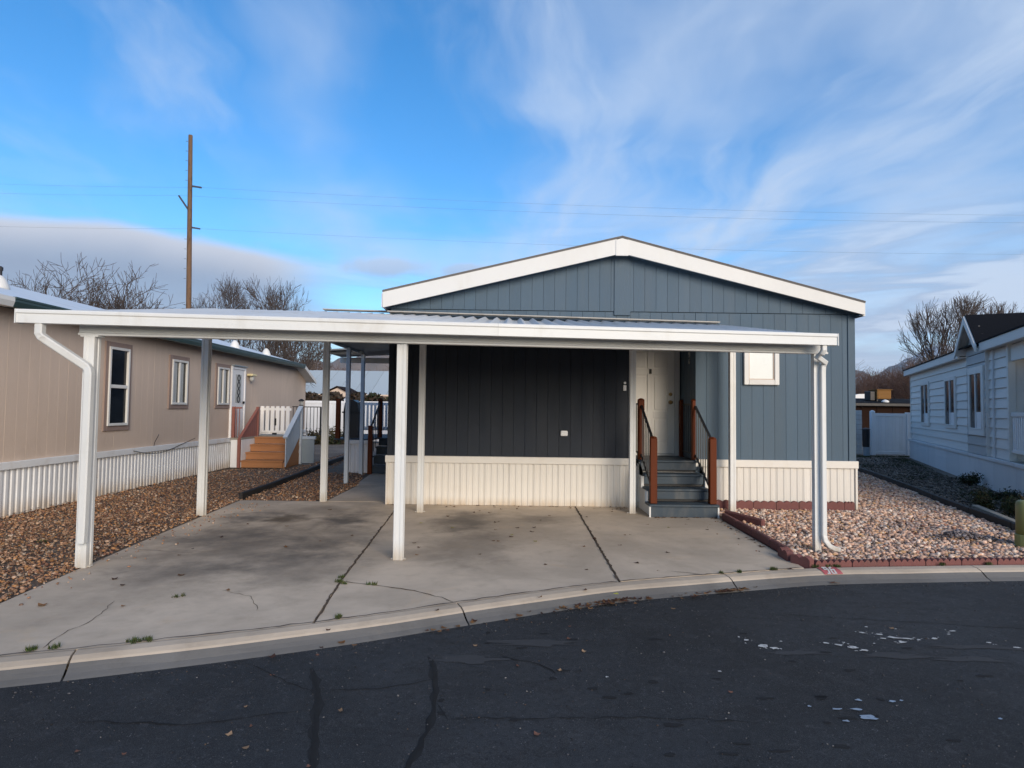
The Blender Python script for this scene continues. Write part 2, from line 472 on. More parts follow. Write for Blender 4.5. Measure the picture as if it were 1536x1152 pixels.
def bare_mountain_mat():
    mt, q, b = principled('brush_covered_slope')
    P = wpos(q)
    n = q.noise(P, 0.01, 7, 0.65, 0.5)
    q.put(b.inputs['Base Color'], q.mix(n, (0.075, 0.060, 0.050), (0.20, 0.15, 0.12)))
    b.inputs['Roughness'].default_value = 0.95
    return mt


MT['bare_mountain'] = bare_mountain_mat()


# ------------------------------------------------------------------ building helpers
class MB:
    """collects shapes in world space; build() links them as ONE mesh object under its parent"""
    def __init__(self, xf=None):
        self.v, self.f, self.xf = [], [], xf

    def add(self, vs_, fs_):
        k = len(self.v)
        self.v += [Vector(p) for p in vs_]
        self.f += [tuple(i + k for i in f) for f in fs_]
        return self

    def box(self, x0, x1, y0, y1, z0, z1, c=0.0):
        if x0 > x1: x0, x1 = x1, x0
        if y0 > y1: y0, y1 = y1, y0
        if z0 > z1: z0, z1 = z1, z0
        return self.obox(Vector(((x0 + x1) / 2, (y0 + y1) / 2, (z0 + z1) / 2)), (x1 - x0) / 2, (y1 - y0) / 2, (z1 - z0) / 2, c=c)

    def obox(self, o, hx, hy, hz, X=Vector((1, 0, 0)), Y=Vector((0, 1, 0)), Z=Vector((0, 0, 1)), c=0.0):
        c = min(c, hx * .45, hy * .45, hz * .45)
        S = [(-1, -1, -1), (1, -1, -1), (1, 1, -1), (-1, 1, -1), (-1, -1, 1), (1, -1, 1), (1, 1, 1), (-1, 1, 1)]
        if c <= 0:
            vs_ = [o + X * (s[0] * hx) + Y * (s[1] * hy) + Z * (s[2] * hz) for s in S]
            return self.add(vs_, [(3, 2, 1, 0), (4, 5, 6, 7), (0, 1, 5, 4), (1, 2, 6, 5), (2, 3, 7, 6), (3, 0, 4, 7)])
        vs_ = []
        for s in S:
            for k in range(3):
                h = [hx - c, hy - c, hz - c]
                h[k] += c
                vs_.append(o + X * (s[0] * h[0]) + Y * (s[1] * h[1]) + Z * (s[2] * h[2]))
        F = []
        for k, faces in ((2, [(3, 2, 1, 0), (4, 5, 6, 7)]), (1, [(0, 1, 5, 4), (2, 3, 7, 6)]), (0, [(1, 2, 6, 5), (3, 0, 4, 7)])):
            F += [tuple(i * 3 + k for i in f) for f in faces]
        for i in range(8):
            s = S[i]
            t_ = (i * 3, i * 3 + 1, i * 3 + 2)
            F.append(t_ if s[0] * s[1] * s[2] > 0 else t_[::-1])
        for i in range(8):
            for j in range(i + 1, 8):
                dif = [k for k in range(3) if S[i][k] != S[j][k]]
                if len(dif) == 1:
                    a, b = [k for k in range(3) if k != dif[0]]
                    F.append((i * 3 + a, j * 3 + a, j * 3 + b, i * 3 + b))
        self._fix = True
        return self.add(vs_, F)

    def bar(self, p0, p1, w_, d_, up=(0, 0, 1), c=0.0):
        p0, p1 = Vector(p0), Vector(p1)
        X = (p1 - p0)
        L = X.length
        X = X.normalized()
        up = Vector(up)
        Y = up.cross(X)
        if Y.length < 1e-4:
            Y = Vector((0, 1, 0)) if abs(X.z) > .9 else Vector((1, 0, 0))
            Y = (Y - X * Y.dot(X))
        Y.normalize()
        Z = X.cross(Y)
        return self.obox((p0 + p1) / 2, L / 2, w_ / 2, d_ / 2, X, Y, Z, c)

    def tube(self, path, r, n=8, cap=True):
        path = [Vector(p) for p in path]
        rs = r if isinstance(r, (list, tuple)) else [r] * len(path)
        rings, vs_, fs_ = [], [], []
        ref = Vector((0, 0, 1))
        d0 = (path[1] - path[0]).normalized()
        if abs(d0.dot(ref)) > .9: ref = Vector((0, 1, 0))
        Y = ref.cross(d0).normalized()
        for i, p in enumerate(path):
            d = ((path[min(i + 1, len(path) - 1)] - path[max(i - 1, 0)])).normalized()
            Y = (Y - d * Y.dot(d)).normalized()
            Z = d.cross(Y)
            for k in range(n):
                a = 2 * math.pi * k / n
                vs_.append(p + (Y * math.cos(a) + Z * math.sin(a)) * rs[i])
        for i in range(len(path) - 1):
            for k in range(n):
                k2 = (k + 1) % n
                fs_.append((i * n + k, i * n + k2, (i + 1) * n + k2, (i + 1) * n + k))
        if cap:
            fs_.append(tuple(range(n))[::-1])
            fs_.append(tuple((len(path) - 1) * n + k for k in range(n)))
        return self.add(vs_, fs_)

    def rect_tube(self, path, hw, hd, up=(0, 1, 0)):
        """a rectangular pipe along a path"""
        path = [Vector(p) for p in path]
        vs_, fs_ = [], []
        up = Vector(up)
        for i, p in enumerate(path):
            d = (path[min(i + 1, len(path) - 1)] - path[max(i - 1, 0)]).normalized()
            Y = (up - d * up.dot(d)).normalized()
            Z = d.cross(Y)
            c = 0.3
            for (a, b) in ((1, 1 - c), (1 - c, 1), (-1 + c, 1), (-1, 1 - c), (-1, -1 + c), (-1 + c, -1), (1 - c, -1), (1, -1 + c)):
                vs_.append(p + Z * (a * hw) + Y * (b * hd))
        n = 8
        for i in range(len(path) - 1):
            for k in range(n):
                k2 = (k + 1) % n
                fs_.append((i * n + k, i * n + k2, (i + 1) * n + k2, (i + 1) * n + k))
        fs_.append(tuple(range(n))[::-1])
        fs_.append(tuple((len(path) - 1) * n + k for k in range(n)))
        return self.add(vs_, fs_)

    def prism(self, poly, off):
        """polygon of 3-D points pushed along off"""
        poly = [Vector(p) for p in poly]
        off = Vector(off)
        n = len(poly)
        tris = tessellate_polygon([poly])
        vs_ = poly + [p + off for p in poly]
        fs_ = [tuple(t_) for t_ in tris] + [tuple(i + n for i in t_[::-1]) for t_ in tris]
        fs_ += [(i, (i + 1) % n, (i + 1) % n + n, i + n) for i in range(n)]
        self._fix = True
        return self.add(vs_, fs_)

    def lathe(self, o, prof, n=16):
        o = Vector(o)
        vs_, fs_ = [], []
        for (r, z) in prof:
            for k in range(n):
                a = 2 * math.pi * k / n
                vs_.append(o + Vector((r * math.cos(a), r * math.sin(a), z)))
        for i in range(len(prof) - 1):
            for k in range(n):
                k2 = (k + 1) % n
                fs_.append((i * n + k, i * n + k2, (i + 1) * n + k2, (i + 1) * n + k))
        fs_.append(tuple(range(n))[::-1])
        fs_.append(tuple((len(prof) - 1) * n + k for k in range(n)))
        return self.add(vs_, fs_)

    def build(self, name, material, parent=None, smooth=False):
        P = [self.xf @ p for p in self.v] if self.xf else self.v
        o0 = Vector((0, 0, 0))
        q = parent
        while q is not None:
            o0 = o0 + q.location
            q = q.parent
        me = bpy.data.meshes.new(name)
        me.from_pydata([tuple(p - o0) for p in P], [], self.f)
        if getattr(self, '_fix', False):
            import bmesh
            bm = bmesh.new()
            bm.from_mesh(me)
            bmesh.ops.recalc_face_normals(bm, faces=bm.faces)
            bm.to_mesh(me)
            bm.free()
        if isinstance(material, str): material = MT[material]
        me.materials.append(material)
        if smooth:
            me.polygons.foreach_set('use_smooth', [True] * len(me.polygons))
        ob = bpy.data.objects.new(name, me)
        ob.parent = parent
        col.objects.link(ob)
        return ob


def tag(o, label=None, cat=None, group=None, kind=None):
    if label: o['label'] = label
    if cat: o['category'] = cat
    if group: o['group'] = group
    if kind: o['kind'] = kind
    return o


def thing(name, loc, label, cat=None, group=None, kind=None):
    o = bpy.data.objects.new(name, None)
    o.empty_display_size = 0.2
    o.location = loc
    col.objects.link(o)
    return tag(o, label, cat, group, kind)


def copy_tree(o, parent=None):
    c = o.copy()
    col.objects.link(c)
    c.parent = parent
    for ch in list(o.children):
        copy_tree(ch, c)
    return c


def B(x0, x1, y0, y1, z0, z1, c=0.0, xf=None):
    return MB(xf).box(x0, x1, y0, y1, z0, z1, c)


def mesh_np(name, V, F, material, parent=None, tint=None, smooth=False):
    """fast mesh from numpy arrays (all faces the same size)"""
    me = bpy.data.meshes.new(name)
    k = F.shape[1]
    me.vertices.add(len(V))
    me.vertices.foreach_set('co', V.astype(np.float32).ravel())
    me.loops.add(F.size)
    me.loops.foreach_set('vertex_index', F.astype(np.int32).ravel())
    me.polygons.add(len(F))
    me.polygons.foreach_set('loop_start', np.arange(0, F.size, k, dtype=np.int32))
    me.update(calc_edges=True)
    if tint is not None:
        a = me.color_attributes.new('tint', 'FLOAT_COLOR', 'POINT')
        a.data.foreach_set('color', np.concatenate([tint, np.ones((len(tint), 1))], 1).astype(np.float32).ravel())
    if smooth:
        me.polygons.foreach_set('use_smooth', np.ones(len(F), dtype=bool))
    me.validate()
    me.materials.append(MT[material])
    ob = bpy.data.objects.new(name, me)
    ob.parent = parent
    col.objects.link(ob)
    return ob


def lerp(a, b, t_): return a + (b - a) * t_


# ------------------------------------------------------------------ the lie of the land
KB = [(-60, -7), (-30, -2.2), (-14, 1.2), (-9, 2.2), (-6, 2.98), (-3.10, 3.81), (-2.48, 4.02), (-1.40, 4.45), (-.44, 4.93), (.3, 5.3),
      (1.0, 5.60), (2.16, 5.95), (2.95, 6.17), (4.2, 6.32), (5.35, 6.43), (8, 6.6), (14, 6.9), (30, 7.2), (60, 7.4)]


def kerb_y(x):
    for i in range(len(KB) - 1):
        if KB[i][0] <= x <= KB[i + 1][0]:
            p0, p1, p2, p3 = KB[max(i - 1, 0)], KB[i], KB[i + 1], KB[min(i + 2, len(KB) - 1)]
            h = p2[0] - p1[0]
            m1 = (p2[1] - p0[1]) / (p2[0] - p0[0])
            m2 = (p3[1] - p1[1]) / (p3[0] - p1[0])
            s = (x - p1[0]) / h
            return ((2 * s**3 - 3 * s * s + 1) * p1[1] + (s**3 - 2 * s * s + s) * h * m1 + (-2 * s**3 + 3 * s * s) * p2[1] + (s**3 - s * s) * h * m2)
    return KB[-1][1]


def kerb_n(x):
    """unit vector across the kerb, towards the road"""
    d = kerb_y(x + .05) - kerb_y(x - .05)
    v = Vector((d, -.1, 0))
    return v.normalized()


FAR = 12000
xs = sorted(set([-FAR, -2000, -300] + [round(-60 + i * .5, 3) for i in range(241)] + [300, 2000, FAR]))


def ky(x): return kerb_y(max(-60, min(60, x)))


# yard ground, one sheet from the kerb to the horizon and on behind the road
gm = MB()
rows_ = [lambda x: ky(x) + 0.03, lambda x: max(ky(x) + .5, 30.0), lambda x: 400.0, lambda x: FAR]
gv, gf = [], []
for r_ in rows_:
    for x in xs: gv.append((x, r_(x), -0.02))
n_ = len(xs)
for j in range(len(rows_) - 1):
    for i in range(n_ - 1): gf.append((j * n_ + i, j * n_ + i + 1, (j + 1) * n_ + i + 1, (j + 1) * n_ + i))
k_ = len(gv)
for r_ in [lambda x: -FAR, lambda x: -60.0, lambda x: ky(x) - 12.0]:
    for x in xs: gv.append((x, r_(x), -0.02))
for j in range(2):
    for i in range(n_ - 1): gf.append((k_ + j * n_ + i, k_ + j * n_ + i + 1, k_ + (j + 1) * n_ + i + 1, k_ + (j + 1) * n_ + i))
ground = gm.add(gv, gf).build('ground', 'soil')
tag(ground, 'brown gravelly ground running out to the horizon', kind='structure')

rm = MB()
xr = [x for x in xs if abs(x) <= 60]
rv = [(x, ky(x) - 12.0, -0.095) for x in xr] + [(x, ky(x) - 4.0, -0.06) for x in xr] + [(x, ky(x) - .22, -0.088) for x in xr]
n_ = len(xr)
rf = [(j * n_ + i, j * n_ + i + 1, (j + 1) * n_ + i + 1, (j + 1) * n_ + i) for j in range(2) for i in range(n_ - 1)]
road = rm.add(rv, rf).build('road', 'asphalt')
tag(road, 'dark curving asphalt road with cracks and paint spots', kind='structure')


def road_z(x, y):
    d = ky(x) - .22 - y
    return lerp(-.088, -.06, min(1, max(0, d / 3.78))) if d < 3.78 else -.06


# rolled concrete kerb in cast lengths, its gutter strip dirty along the asphalt
kerb = thing('kerb', (0, 0, 0), 'low rolled concrete kerb between driveway and asphalt', kind='structure')
joints = [-30, -20, -14, -10, -7.6, -5.2, -2.72, -0.42, 2.03, 4.72, 7.2, 9.8, 13, 20, 30]
prof = [(0.0, -0.12), (0.0, 0.001), (0.03, 0.006), (0.10, 0.000), (0.145, -0.016), (0.160, -0.026)]
prof2 = [(0.160, -0.026), (0.185, -0.046), (0.215, -0.066), (0.25, -0.080), (0.285, -0.097), (0.30, -0.14)]
for a, b in zip(joints[:-1], joints[1:]):
    for pr, nm, mm in ((prof, 'kerb_segment', 'kerb'), (prof2, 'gutter_strip', 'gutter')):
        m = MB()
        N = max(4, int((b - a) / .25))
        vs_ = []
        for i in range(N + 1):
            x = lerp(a + .006, b - .006, i / N)
            nn = kerb_n(x)
            for (t_, z) in pr:
                wob_ = 0.012 * math.sin(x * 3.1) + 0.008 * math.sin(x * 7.7 + 1) if t_ > .29 else 0.006 * math.sin(x * 5.3) if .1 < t_ < .2 else 0
                vs_.append((x + nn.x * (t_ + wob_), ky(x) + nn.y * (t_ + wob_), z))
        k = len(pr)
        fs_ = [(i * k + j, (i + 1) * k + j, (i + 1) * k + j + 1, i * k + j + 1) for i in range(N) for j in range(k - 1)]
        fs_ += [tuple(range(k)), tuple(N * k + j for j in range(k))[::-1]]
        m.add(vs_, fs_).build(nm, mm, kerb, smooth=False)

xk = [round(-30 + .5 * i, 2) for i in range(121)]
kv = [(x, ky(x) + .10, -.128) for x in xk] + [(x, ky(x) - .42, -.128) for x in xk]
MB().add(kv, [(len(xk) + i, len(xk) + i + 1, i + 1, i) for i in range(len(xk) - 1)]).build('kerb_bed', 'crack', kerb)
# driveway slabs, with open joints
drive = thing('driveway', (0, 0, 0), 'stained concrete driveway of three slabs under the carport', kind='structure')


def edge(x0, x1, n=10):
    return [(lerp(x0, x1, i / n), kerb_y(lerp(x0, x1, i / n)) + .008) for i in range(n + 1)]


def slab(poly, name='slab', top=0.0, mt='concrete', par=None):
    return MB().prism([(x, y, top) for x, y in poly], (0, 0, -.12)).build(name, mt, par or drive)


G = .010
slab(edge(-3.72, -1.41) + [(-1.515, 5.56), (-1.755, 9.34), (-1.80, 9.93), (-1.80, 10.09), (-4.42, 10.11), (-4.29, 8.59), (-4.14, 6.81), (-3.93, 4.80)])
slab(edge(-1.41 + 2 * G, 0.985) + [(1.025, 9.93), (-1.78, 9.93), (-1.755 + 2 * G, 9.34), (-1.515 + 2 * G, 5.56)])
slab(edge(0.985 + 2 * G, 2.93) + [(2.975, 7.5), (3.02, 8.95), (3.02, 9.93), (1.025 + 2 * G, 9.93)], top=.004)
slab([(-3.02, 10.13), (-1.80, 10.13), (-1.80, 12.3), (-3.02, 12.3)], 'path_slab')
slab([(-3.1, 12.32), (-1.80, 12.32), (-1.80, 15.6), (-3.35, 15.6)], 'path_slab')


def crack(pts_, w_, mt_, par, zf, name='crack'):
    """a jagged dark line lying in a surface"""
    P = []
    for a, b in zip(pts_[:-1], pts_[1:]):
        n = max(2, int(math.hypot(b[0] - a[0], b[1] - a[1]) / .06))
        for i in range(n): P.append((lerp(a[0], b[0], i / n), lerp(a[1], b[1], i / n)))
    P.append(pts_[-1])
    vs_ = []
    for i, (x, y) in enumerate(P):
        a, b = P[max(i - 1, 0)], P[min(i + 1, len(P) - 1)]
        d = Vector((b[0] - a[0], b[1] - a[1])).normalized()
        nx, ny = -d.y, d.x
        j = random.uniform(-.012, .012)
        h = w_ * random.uniform(.35, 1.0) / 2
        if i in (0, len(P) - 1): h *= .3
        for s in (-1, 1):
            X, Y = x + nx * (j + s * h), y + ny * (j + s * h)
            vs_.append((X, Y, zf(X, Y)))
    fs_ = [(2 * i, 2 * i + 1, 2 * i + 3, 2 * i + 2) for i in range(len(P) - 1)]
    return MB().add(vs_, fs_).build(name, mt_, par)


flat = lambda x, y: .004
crack([(-1.40, 4.48), (-1.505, 5.56), (-1.745, 9.34), (-1.79, 9.88)], .024, 'joint_dirt', drive, flat, 'joint_filling')
crack([(0.995, 5.63), (1.035, 9.86)], .024, 'joint_dirt', drive, lambda x, y: .008, 'joint_filling')
crack([(x_, kerb_y(x_) + .002) for x_ in np.arange(-4.0, 2.95, .3)], .020, 'joint_dirt', drive, lambda x, y: .012, 'joint_filling')
crack([(-1.50, 5.50), (-1.185, 5.42), (-.81, 5.25), (-.56, 5.08), (-.44, 4.96)], .014, 'crack', drive, flat)
crack([(-4.10, 6.64), (-3.78, 6.57), (-3.31, 6.48)], .008, 'crack', drive, flat)
crack([(-3.10, 4.89), (-2.98, 4.46), (-3.0, 4.18), (-2.95, 3.93)], .007, 'crack', drive, flat)
crack([(1.55, 5.98), (1.75, 5.90), (1.85, 5.87)], .010, 'crack', drive, lambda x, y: .008)
crack([(-2.4, 5.2), (-2.1, 5.05), (-1.9, 4.7)], .006, 'crack', drive, flat)
rz = lambda x, y: road_z(x, y) + .004
for pts_, w_ in (([(-.50, 4.05), (-.45, 3.81), (-.41, 3.46), (-.40, 3.15), (-.44, 2.87), (-.5, 2.5)], .022),
                 ([(-.40, 3.45), (-.31, 3.28), (.13, 3.29), (.77, 3.31), (1.3, 3.27)], .009),
                 ([(2.2, 5.02), (2.56, 4.96), (3.3, 4.84), (3.92, 4.74), (5.2, 4.6)], .010),
                 ([(-1.20, 3.86), (-1.10, 3.6), (-1.04, 3.42), (-.95, 3.1), (-.88, 2.85), (-.84, 2.5)], .022),
                 ([(-1.62, 3.93), (-1.31, 3.70), (-1.11, 3.58)], .010), ([(-1.1, 3.58), (-.75, 3.62), (-.45, 3.75)], .010),
                 ([(-1.1, 3.35), (-1.6, 3.2), (-2.2, 3.22)], .012), ([(-.05, 4.1), (.2, 4.0), (.3, 3.85)], .014)):
    crack(pts_, w_, 'road_crack', road, rz)


def blob(cx, cy, rx, ry, mt_, name, par, zf, n=14, rough=.4, rot=0.0):
    vs_ = [(cx, cy, zf(cx, cy))]
    for i in range(n):
        a = 2 * math.pi * i / n
        r = random.uniform(1 - rough, 1 + rough * .5)
        u, v = math.cos(a) * rx * r, math.sin(a) * ry * r
        X, Y = cx + u * math.cos(rot) - v * math.sin(rot), cy + u * math.sin(rot) + v * math.cos(rot)
        vs_.append((X, Y, zf(X, Y)))
    return MB().add(vs_, [(0, 1 + i, 1 + (i + 1) % n) for i in range(n)]).build(name, mt_, par)


rz1 = lambda x, y: road_z(x, y) + .0015
crack([(-.52, 4.1), (-.45, 3.81), (-.41, 3.46), (-.40, 3.15), (-.44, 2.87), (-.5, 2.5)], .055, 'road_patch', road, rz1, 'crack_stain')
crack([(-1.22, 3.9), (-1.10, 3.6), (-1.04, 3.42), (-.95, 3.1), (-.88, 2.85), (-.84, 2.5)], .065, 'road_patch', road, rz1, 'crack_stain')
rz2 = lambda x, y: road_z(x, y) + .006
rz3 = lambda x, y: road_z(x, y) + .003
SP = [(1.77, 4.34, .055, .04), (1.83, 4.29, .035, .03), (1.69, 4.44, .022, .018), (1.93, 4.42, .012, .01), (1.66, 4.5, .014, .012),
      (2.39, 4.32, .045, .03), (2.31, 4.36, .04, .022), (2.24, 4.40, .03, .018), (2.44, 4.27, .035, .022), (2.37, 4.41, .014, .012),
      (2.79, 4.52, .07, .022), (2.72, 4.58, .045, .018), (2.88, 4.50, .05, .018), (2.80, 4.43, .045, .025), (2.70, 4.50, .03, .018), (2.62, 4.61, .035, .016),
      (2.95, 4.48, .02, .014), (3.08, 4.51, .03, .02), (3.33, 4.67, .035, .016), (3.25, 4.60, .018, .012), (3.42, 4.44, .02, .016), (2.92, 4.7, .012, .01),
      (2.72, 4.74, .016, .012), (3.55, 4.35, .04, .014), (2.58, 4.40, .014, .01), (1.32, 3.9, .02, .014), (.6, 3.8, .012, .01)]
for (x, y, rx, ry) in SP: blob(x, y, rx * .8, ry * .8, 'white_paint', 'paint_spot', road, rz2, 11, .5, random.uniform(-.4, .4))
for (x, y, rx, ry) in SP[:22]:
    for _ in range(3):
        a_, d_ = random.uniform(0, 6.3), random.uniform(1.1, 2.2)
        k_ = random.uniform(.10, .28)
        blob(x + math.cos(a_) * rx * d_, y + math.sin(a_) * ry * d_ * 1.3, rx * k_, ry * k_ * 1.2, 'white_paint', 'paint_spot', road, rz2, 7, .6, random.uniform(-1, 1))
for (x, y, rx, ry) in ((1.92, 3.33, .060, .028), (1.90, 3.42, .03, .018), (1.80, 3.42, .03, .014), (2.16, 3.52, .02, .013), (1.98, 3.53, .02, .012),
                       (2.22, 3.53, .012, .009), (2.62, 3.33, .016, .011), (2.58, 3.0, .02, .012), (1.78, 3.29, .02, .012), (1.66, 3.45, .012, .01)):
    blob(x, y, rx, ry, 'puddle', 'ice_spot', road, rz2, 11, .5)
for (x, y, rx, ry) in ((1.95, 4.22, .22, .05), (2.55, 4.20, .26, .06), (3.3, 4.36, .40, .05), (3.1, 4.15, .30, .06), (3.7, 3.9, .5, .12), (.2, 4.35, .4, .06), (-.3, 4.05, .3, .07)):
    blob(x, y, rx, ry, 'dust', 'dust_smear', road, rz3, 18, .6)
for i in range(46):
    x, y = random.uniform(-.6, 3.4), random.uniform(2.7, 4.6)
    if y > kerb_y(x) - .5: continue
    blob(x, y, random.uniform(.02, .06), random.uniform(.012, .025), 'road_patch', 'oil_spot', road, rz3, 10, .5)

# ------------------------------------------------------------------ the blue house
HX0, HX1, HY, HB = -1.98, 5.525, 9.90, 23.5
house = thing('blue_house', (1.77, HY, 0), 'blue manufactured house with white gable trim behind the carport', 'house')
RX0, RX1, RY = 1.905, 2.965, 10.86       # the entry recess
ridge = (1.765, 4.300)


def roof_z(x):      # underside of the roof sheathing above the walls
    return ridge[1] - .03 - (.241 * (ridge[0] - x) if x < ridge[0] else .259 * (x - ridge[0]))


# shell behind the boards
m = MB()
m.box(HX0 + .02, RX0 - .02, HY + .03, HB, .62, 3.0)
m.box(RX1 + .02, HX1 - .02, HY + .03, HB, .62, 3.0)
m.box(RX0 - .02, RX1 + .02, RY + .03, HB, .62, 3.0)
m.build('wall_core', 'blue_siding', house)
gp = [(HX0 + .02, HY + .03, 2.99), (HX1 - .02, HY + .03, 2.99), (HX1 - .02, HY + .03, roof_z(HX1)), (ridge[0], HY + .03, roof_z(ridge[0])), (HX0 + .02, HY + .03, roof_z(HX0))]
MB().prism(gp, (0, HB - HY - .03, 0)).build('gable_core', 'blue_siding', house)
MB().box(RX0 - .01, RX1 + .01, HY + .04, RY, 2.86, 2.95).build('recess_ceiling', 'white_trim', house)
# vertical siding boards, each with its grooved joint, below and above the gable seam
PITCH = .183
SEAM = 3.145


def board(x0, x1, z0, z1a, z1b, y=HY, name='siding_board', mt_=None):
    g_ = .0022
    P = [(x0 + g_, y, z0), (x1 - g_, y, z0), (x1 - g_, y, z1b), (x0 + g_, y, z1a)]
    Q = [(x0 + .001, y + .006, z0), (x1 - .001, y + .006, z0), (x1 - .001, y + .006, z1b), (x0 + .001, y + .006, z1a)]
    Pb = [(p[0], y + .03, p[2]) for p in Q]
    m = MB()
    m.add(P + Q + Pb, [(0, 1, 2, 3)] + [(i, i + 4, (i + 1) % 4 + 4, (i + 1) % 4) for i in range(4)] + [(i + 4, i + 8, (i + 1) % 4 + 8, (i + 1) % 4 + 4) for i in range(4)])
    m._fix = True
    return m.build(name, mt_ or 'blue_siding', house)


n_b = 41
for i in range(n_b):
    x0, x1 = HX0 + i * PITCH, HX0 + (i + 1) * PITCH
    x1 = min(x1, HX1)
    if x0 < RX0 and x1 > RX0: spans = [(x0, RX0)]
    elif x0 < RX1 and x1 > RX1: spans = [(RX1, x1)]
    elif x0 >= RX0 and x1 <= RX1: spans = []
    else: spans = [(x0, x1)]
    for (a, b) in spans:
        if b <= RX0 + .001:      # the left half below the carport gets a near-black base colour
            board(a, b, .745, 2.90, 2.90, mt_='dark_siding')
            board(a, b, 2.905, SEAM - .004, SEAM - .004)
        else: board(a, b, .745, SEAM - .004, SEAM - .004)
    if not spans or spans[0] != (x0, x1):
        lo = (RX0, x1) if x0 < RX0 else (x0, RX1) if x1 > RX1 else (x0, x1)
        board(lo[0], lo[1], 2.90, SEAM - .004, SEAM - .004)
for i in range(n_b):
    x0, x1 = HX0 + (i + .5) * PITCH, min(HX0 + (i + 1.5) * PITCH, HX1)
    if i == 0: board(HX0, x0, SEAM + .006, roof_z(HX0), roof_z(x0), HY - .012, 'gable_board')
    if x1 - x0 > .03 and min(roof_z(x0), roof_z(x1)) > SEAM + .03:
        board(x0, x1, SEAM + .006, roof_z(x0), roof_z(x1), HY - .012, 'gable_board')
B(1.64, 1.90, HY - .030, HY - .013, SEAM - .06, 4.2, .003).build('gable_batten', 'blue_siding', house)
# recess walls: boards on the two cheeks and round the door
for i in range(5):
    y0 = HY + .04 + i * .164
    B(RX1, RX1 + .02, y0 + .005, y0 + .159, .78, 2.87, .004).build('siding_board', 'blue_siding', house)
    B(RX0 - .02, RX0, y0 + .005, y0 + .159, .78, 2.87, .004).build('siding_board', 'blue_siding', house)
B(RX0, RX1, RY, RY + .02, 2.78, 2.88).build('siding_board', 'blue_siding', house)
# corner boards
B(HX1 - .10, HX1 + .016, HY - .018, HY - .002, .745, 3.20, .003).build('corner_trim', 'blue_siding', house)
B(HX0 - .012, HX0 + .07, HY - .018, HY - .002, .745, 2.90, .003).build('corner_trim', 'dark_siding', house)
# roof
e0, e1 = (-2.08, 3.383), (5.60, 3.302)
FY = 9.70
for (xa, za), (xb, zb) in (((e0), (1.73, 4.302)), ((1.73, 4.302), (e1))):
    MB().prism([(xa, FY - .02, za), (xb, FY - .02, zb), (xb, FY - .02, zb + .016), (xa, FY - .02, za + .016)], (0, HB - FY + .3, 0)).build('roof_slope', 'shingle_grey', house)
# drip edge of the shingle courses, just proud of the fascia
for s, (xa, za), (xb, zb) in ((0, e0, (1.73, 4.302)), (1, (1.73, 4.302), e1)):
    MB().prism([(xa, FY - .028, za + .018), (xb, FY - .028, zb + .018), (xb, FY - .028, zb + .030), (xa, FY - .028, za + .030)], (0, .25, 0)).build('shingle_edge', 'shingle_grey', house)
MB().prism([(e0[0], FY - .012, e0[1] - .003), (1.64, FY - .012, 4.278), (1.64, FY - .012, 4.030), (e0[0] + .012, FY - .012, 3.135)], (0, .035, 0)).build('fascia_board', 'white_trim', house)
MB().prism([(1.82, FY - .012, 4.275), (e1[0], FY - .012, e1[1] - .003), (e1[0] - .004, FY - .012, 3.112), (1.82, FY - .012, 4.030)], (0, .035, 0)).build('fascia_board', 'white_trim', house)
MB().prism([(1.63, FY - .022, 4.265), (1.73, FY - .022, 4.292), (1.83, FY - .022, 4.265), (1.83, FY - .022, 4.012), (1.63, FY - .022, 4.012)], (0, .034, 0)).build('fascia_block', 'white_trim', house)
# soffit between fascia and wall
MB().prism([(e0[0] + .02, FY + .025, 3.17), (1.73, FY + .025, 4.07), (1.73, FY + .025, 4.09), (e0[0] + .02, FY + .025, 3.19)], (0, .19, 0)).build('soffit', 'blue_siding', house)
MB().prism([(1.73, FY + .025, 4.07), (e1[0] - .02, FY + .025, 3.13), (e1[0] - .02, FY + .025, 3.15), (1.73, FY + .025, 4.09)], (0, .19, 0)).build('soffit', 'blue_siding', house)
for sx, xo in ((e0[0], HX0), (e1[0], HX1)):
    B(sx, xo, FY + .03, HB, 3.10 if sx > 0 else 3.16, 3.13 if sx > 0 else 3.19).build('side_soffit', 'blue_siding', house)
    B(sx - .02, sx + .02, FY + .025, HB, 3.10 if sx > 0 else 3.15, (e1 if sx > 0 else e0)[1] - .02).build('side_fascia', 'white_trim', house)


# skirting: ribbed vinyl lengths under a flat belly band
def ribbed(x0, x1, y, z0, z1, ribs, mt_, par, depth=.009, xf=None, name='skirting_panel', jit=.0):
    """a ribbed vinyl sheet facing -Y"""
    prof = [(x0, 0)]
    w_ = (x1 - x0) / ribs
    for i in range(ribs):
        a = x0 + i * w_
        prof += [(a + w_ * .10, 0), (a + w_ * .22, -depth), (a + w_ * .62, -depth), (a + w_ * .74, 0)]
    prof.append((x1 - .003, 0))
    vs_ = [(x, y + d, z0) for x, d in prof] + [(x, y + d, z1) for x, d in prof]
    n = len(prof)
    return MB(xf).add(vs_, [(i, i + 1, i + 1 + n, i + n) for i in range(n - 1)]).build(name, mt_, par)


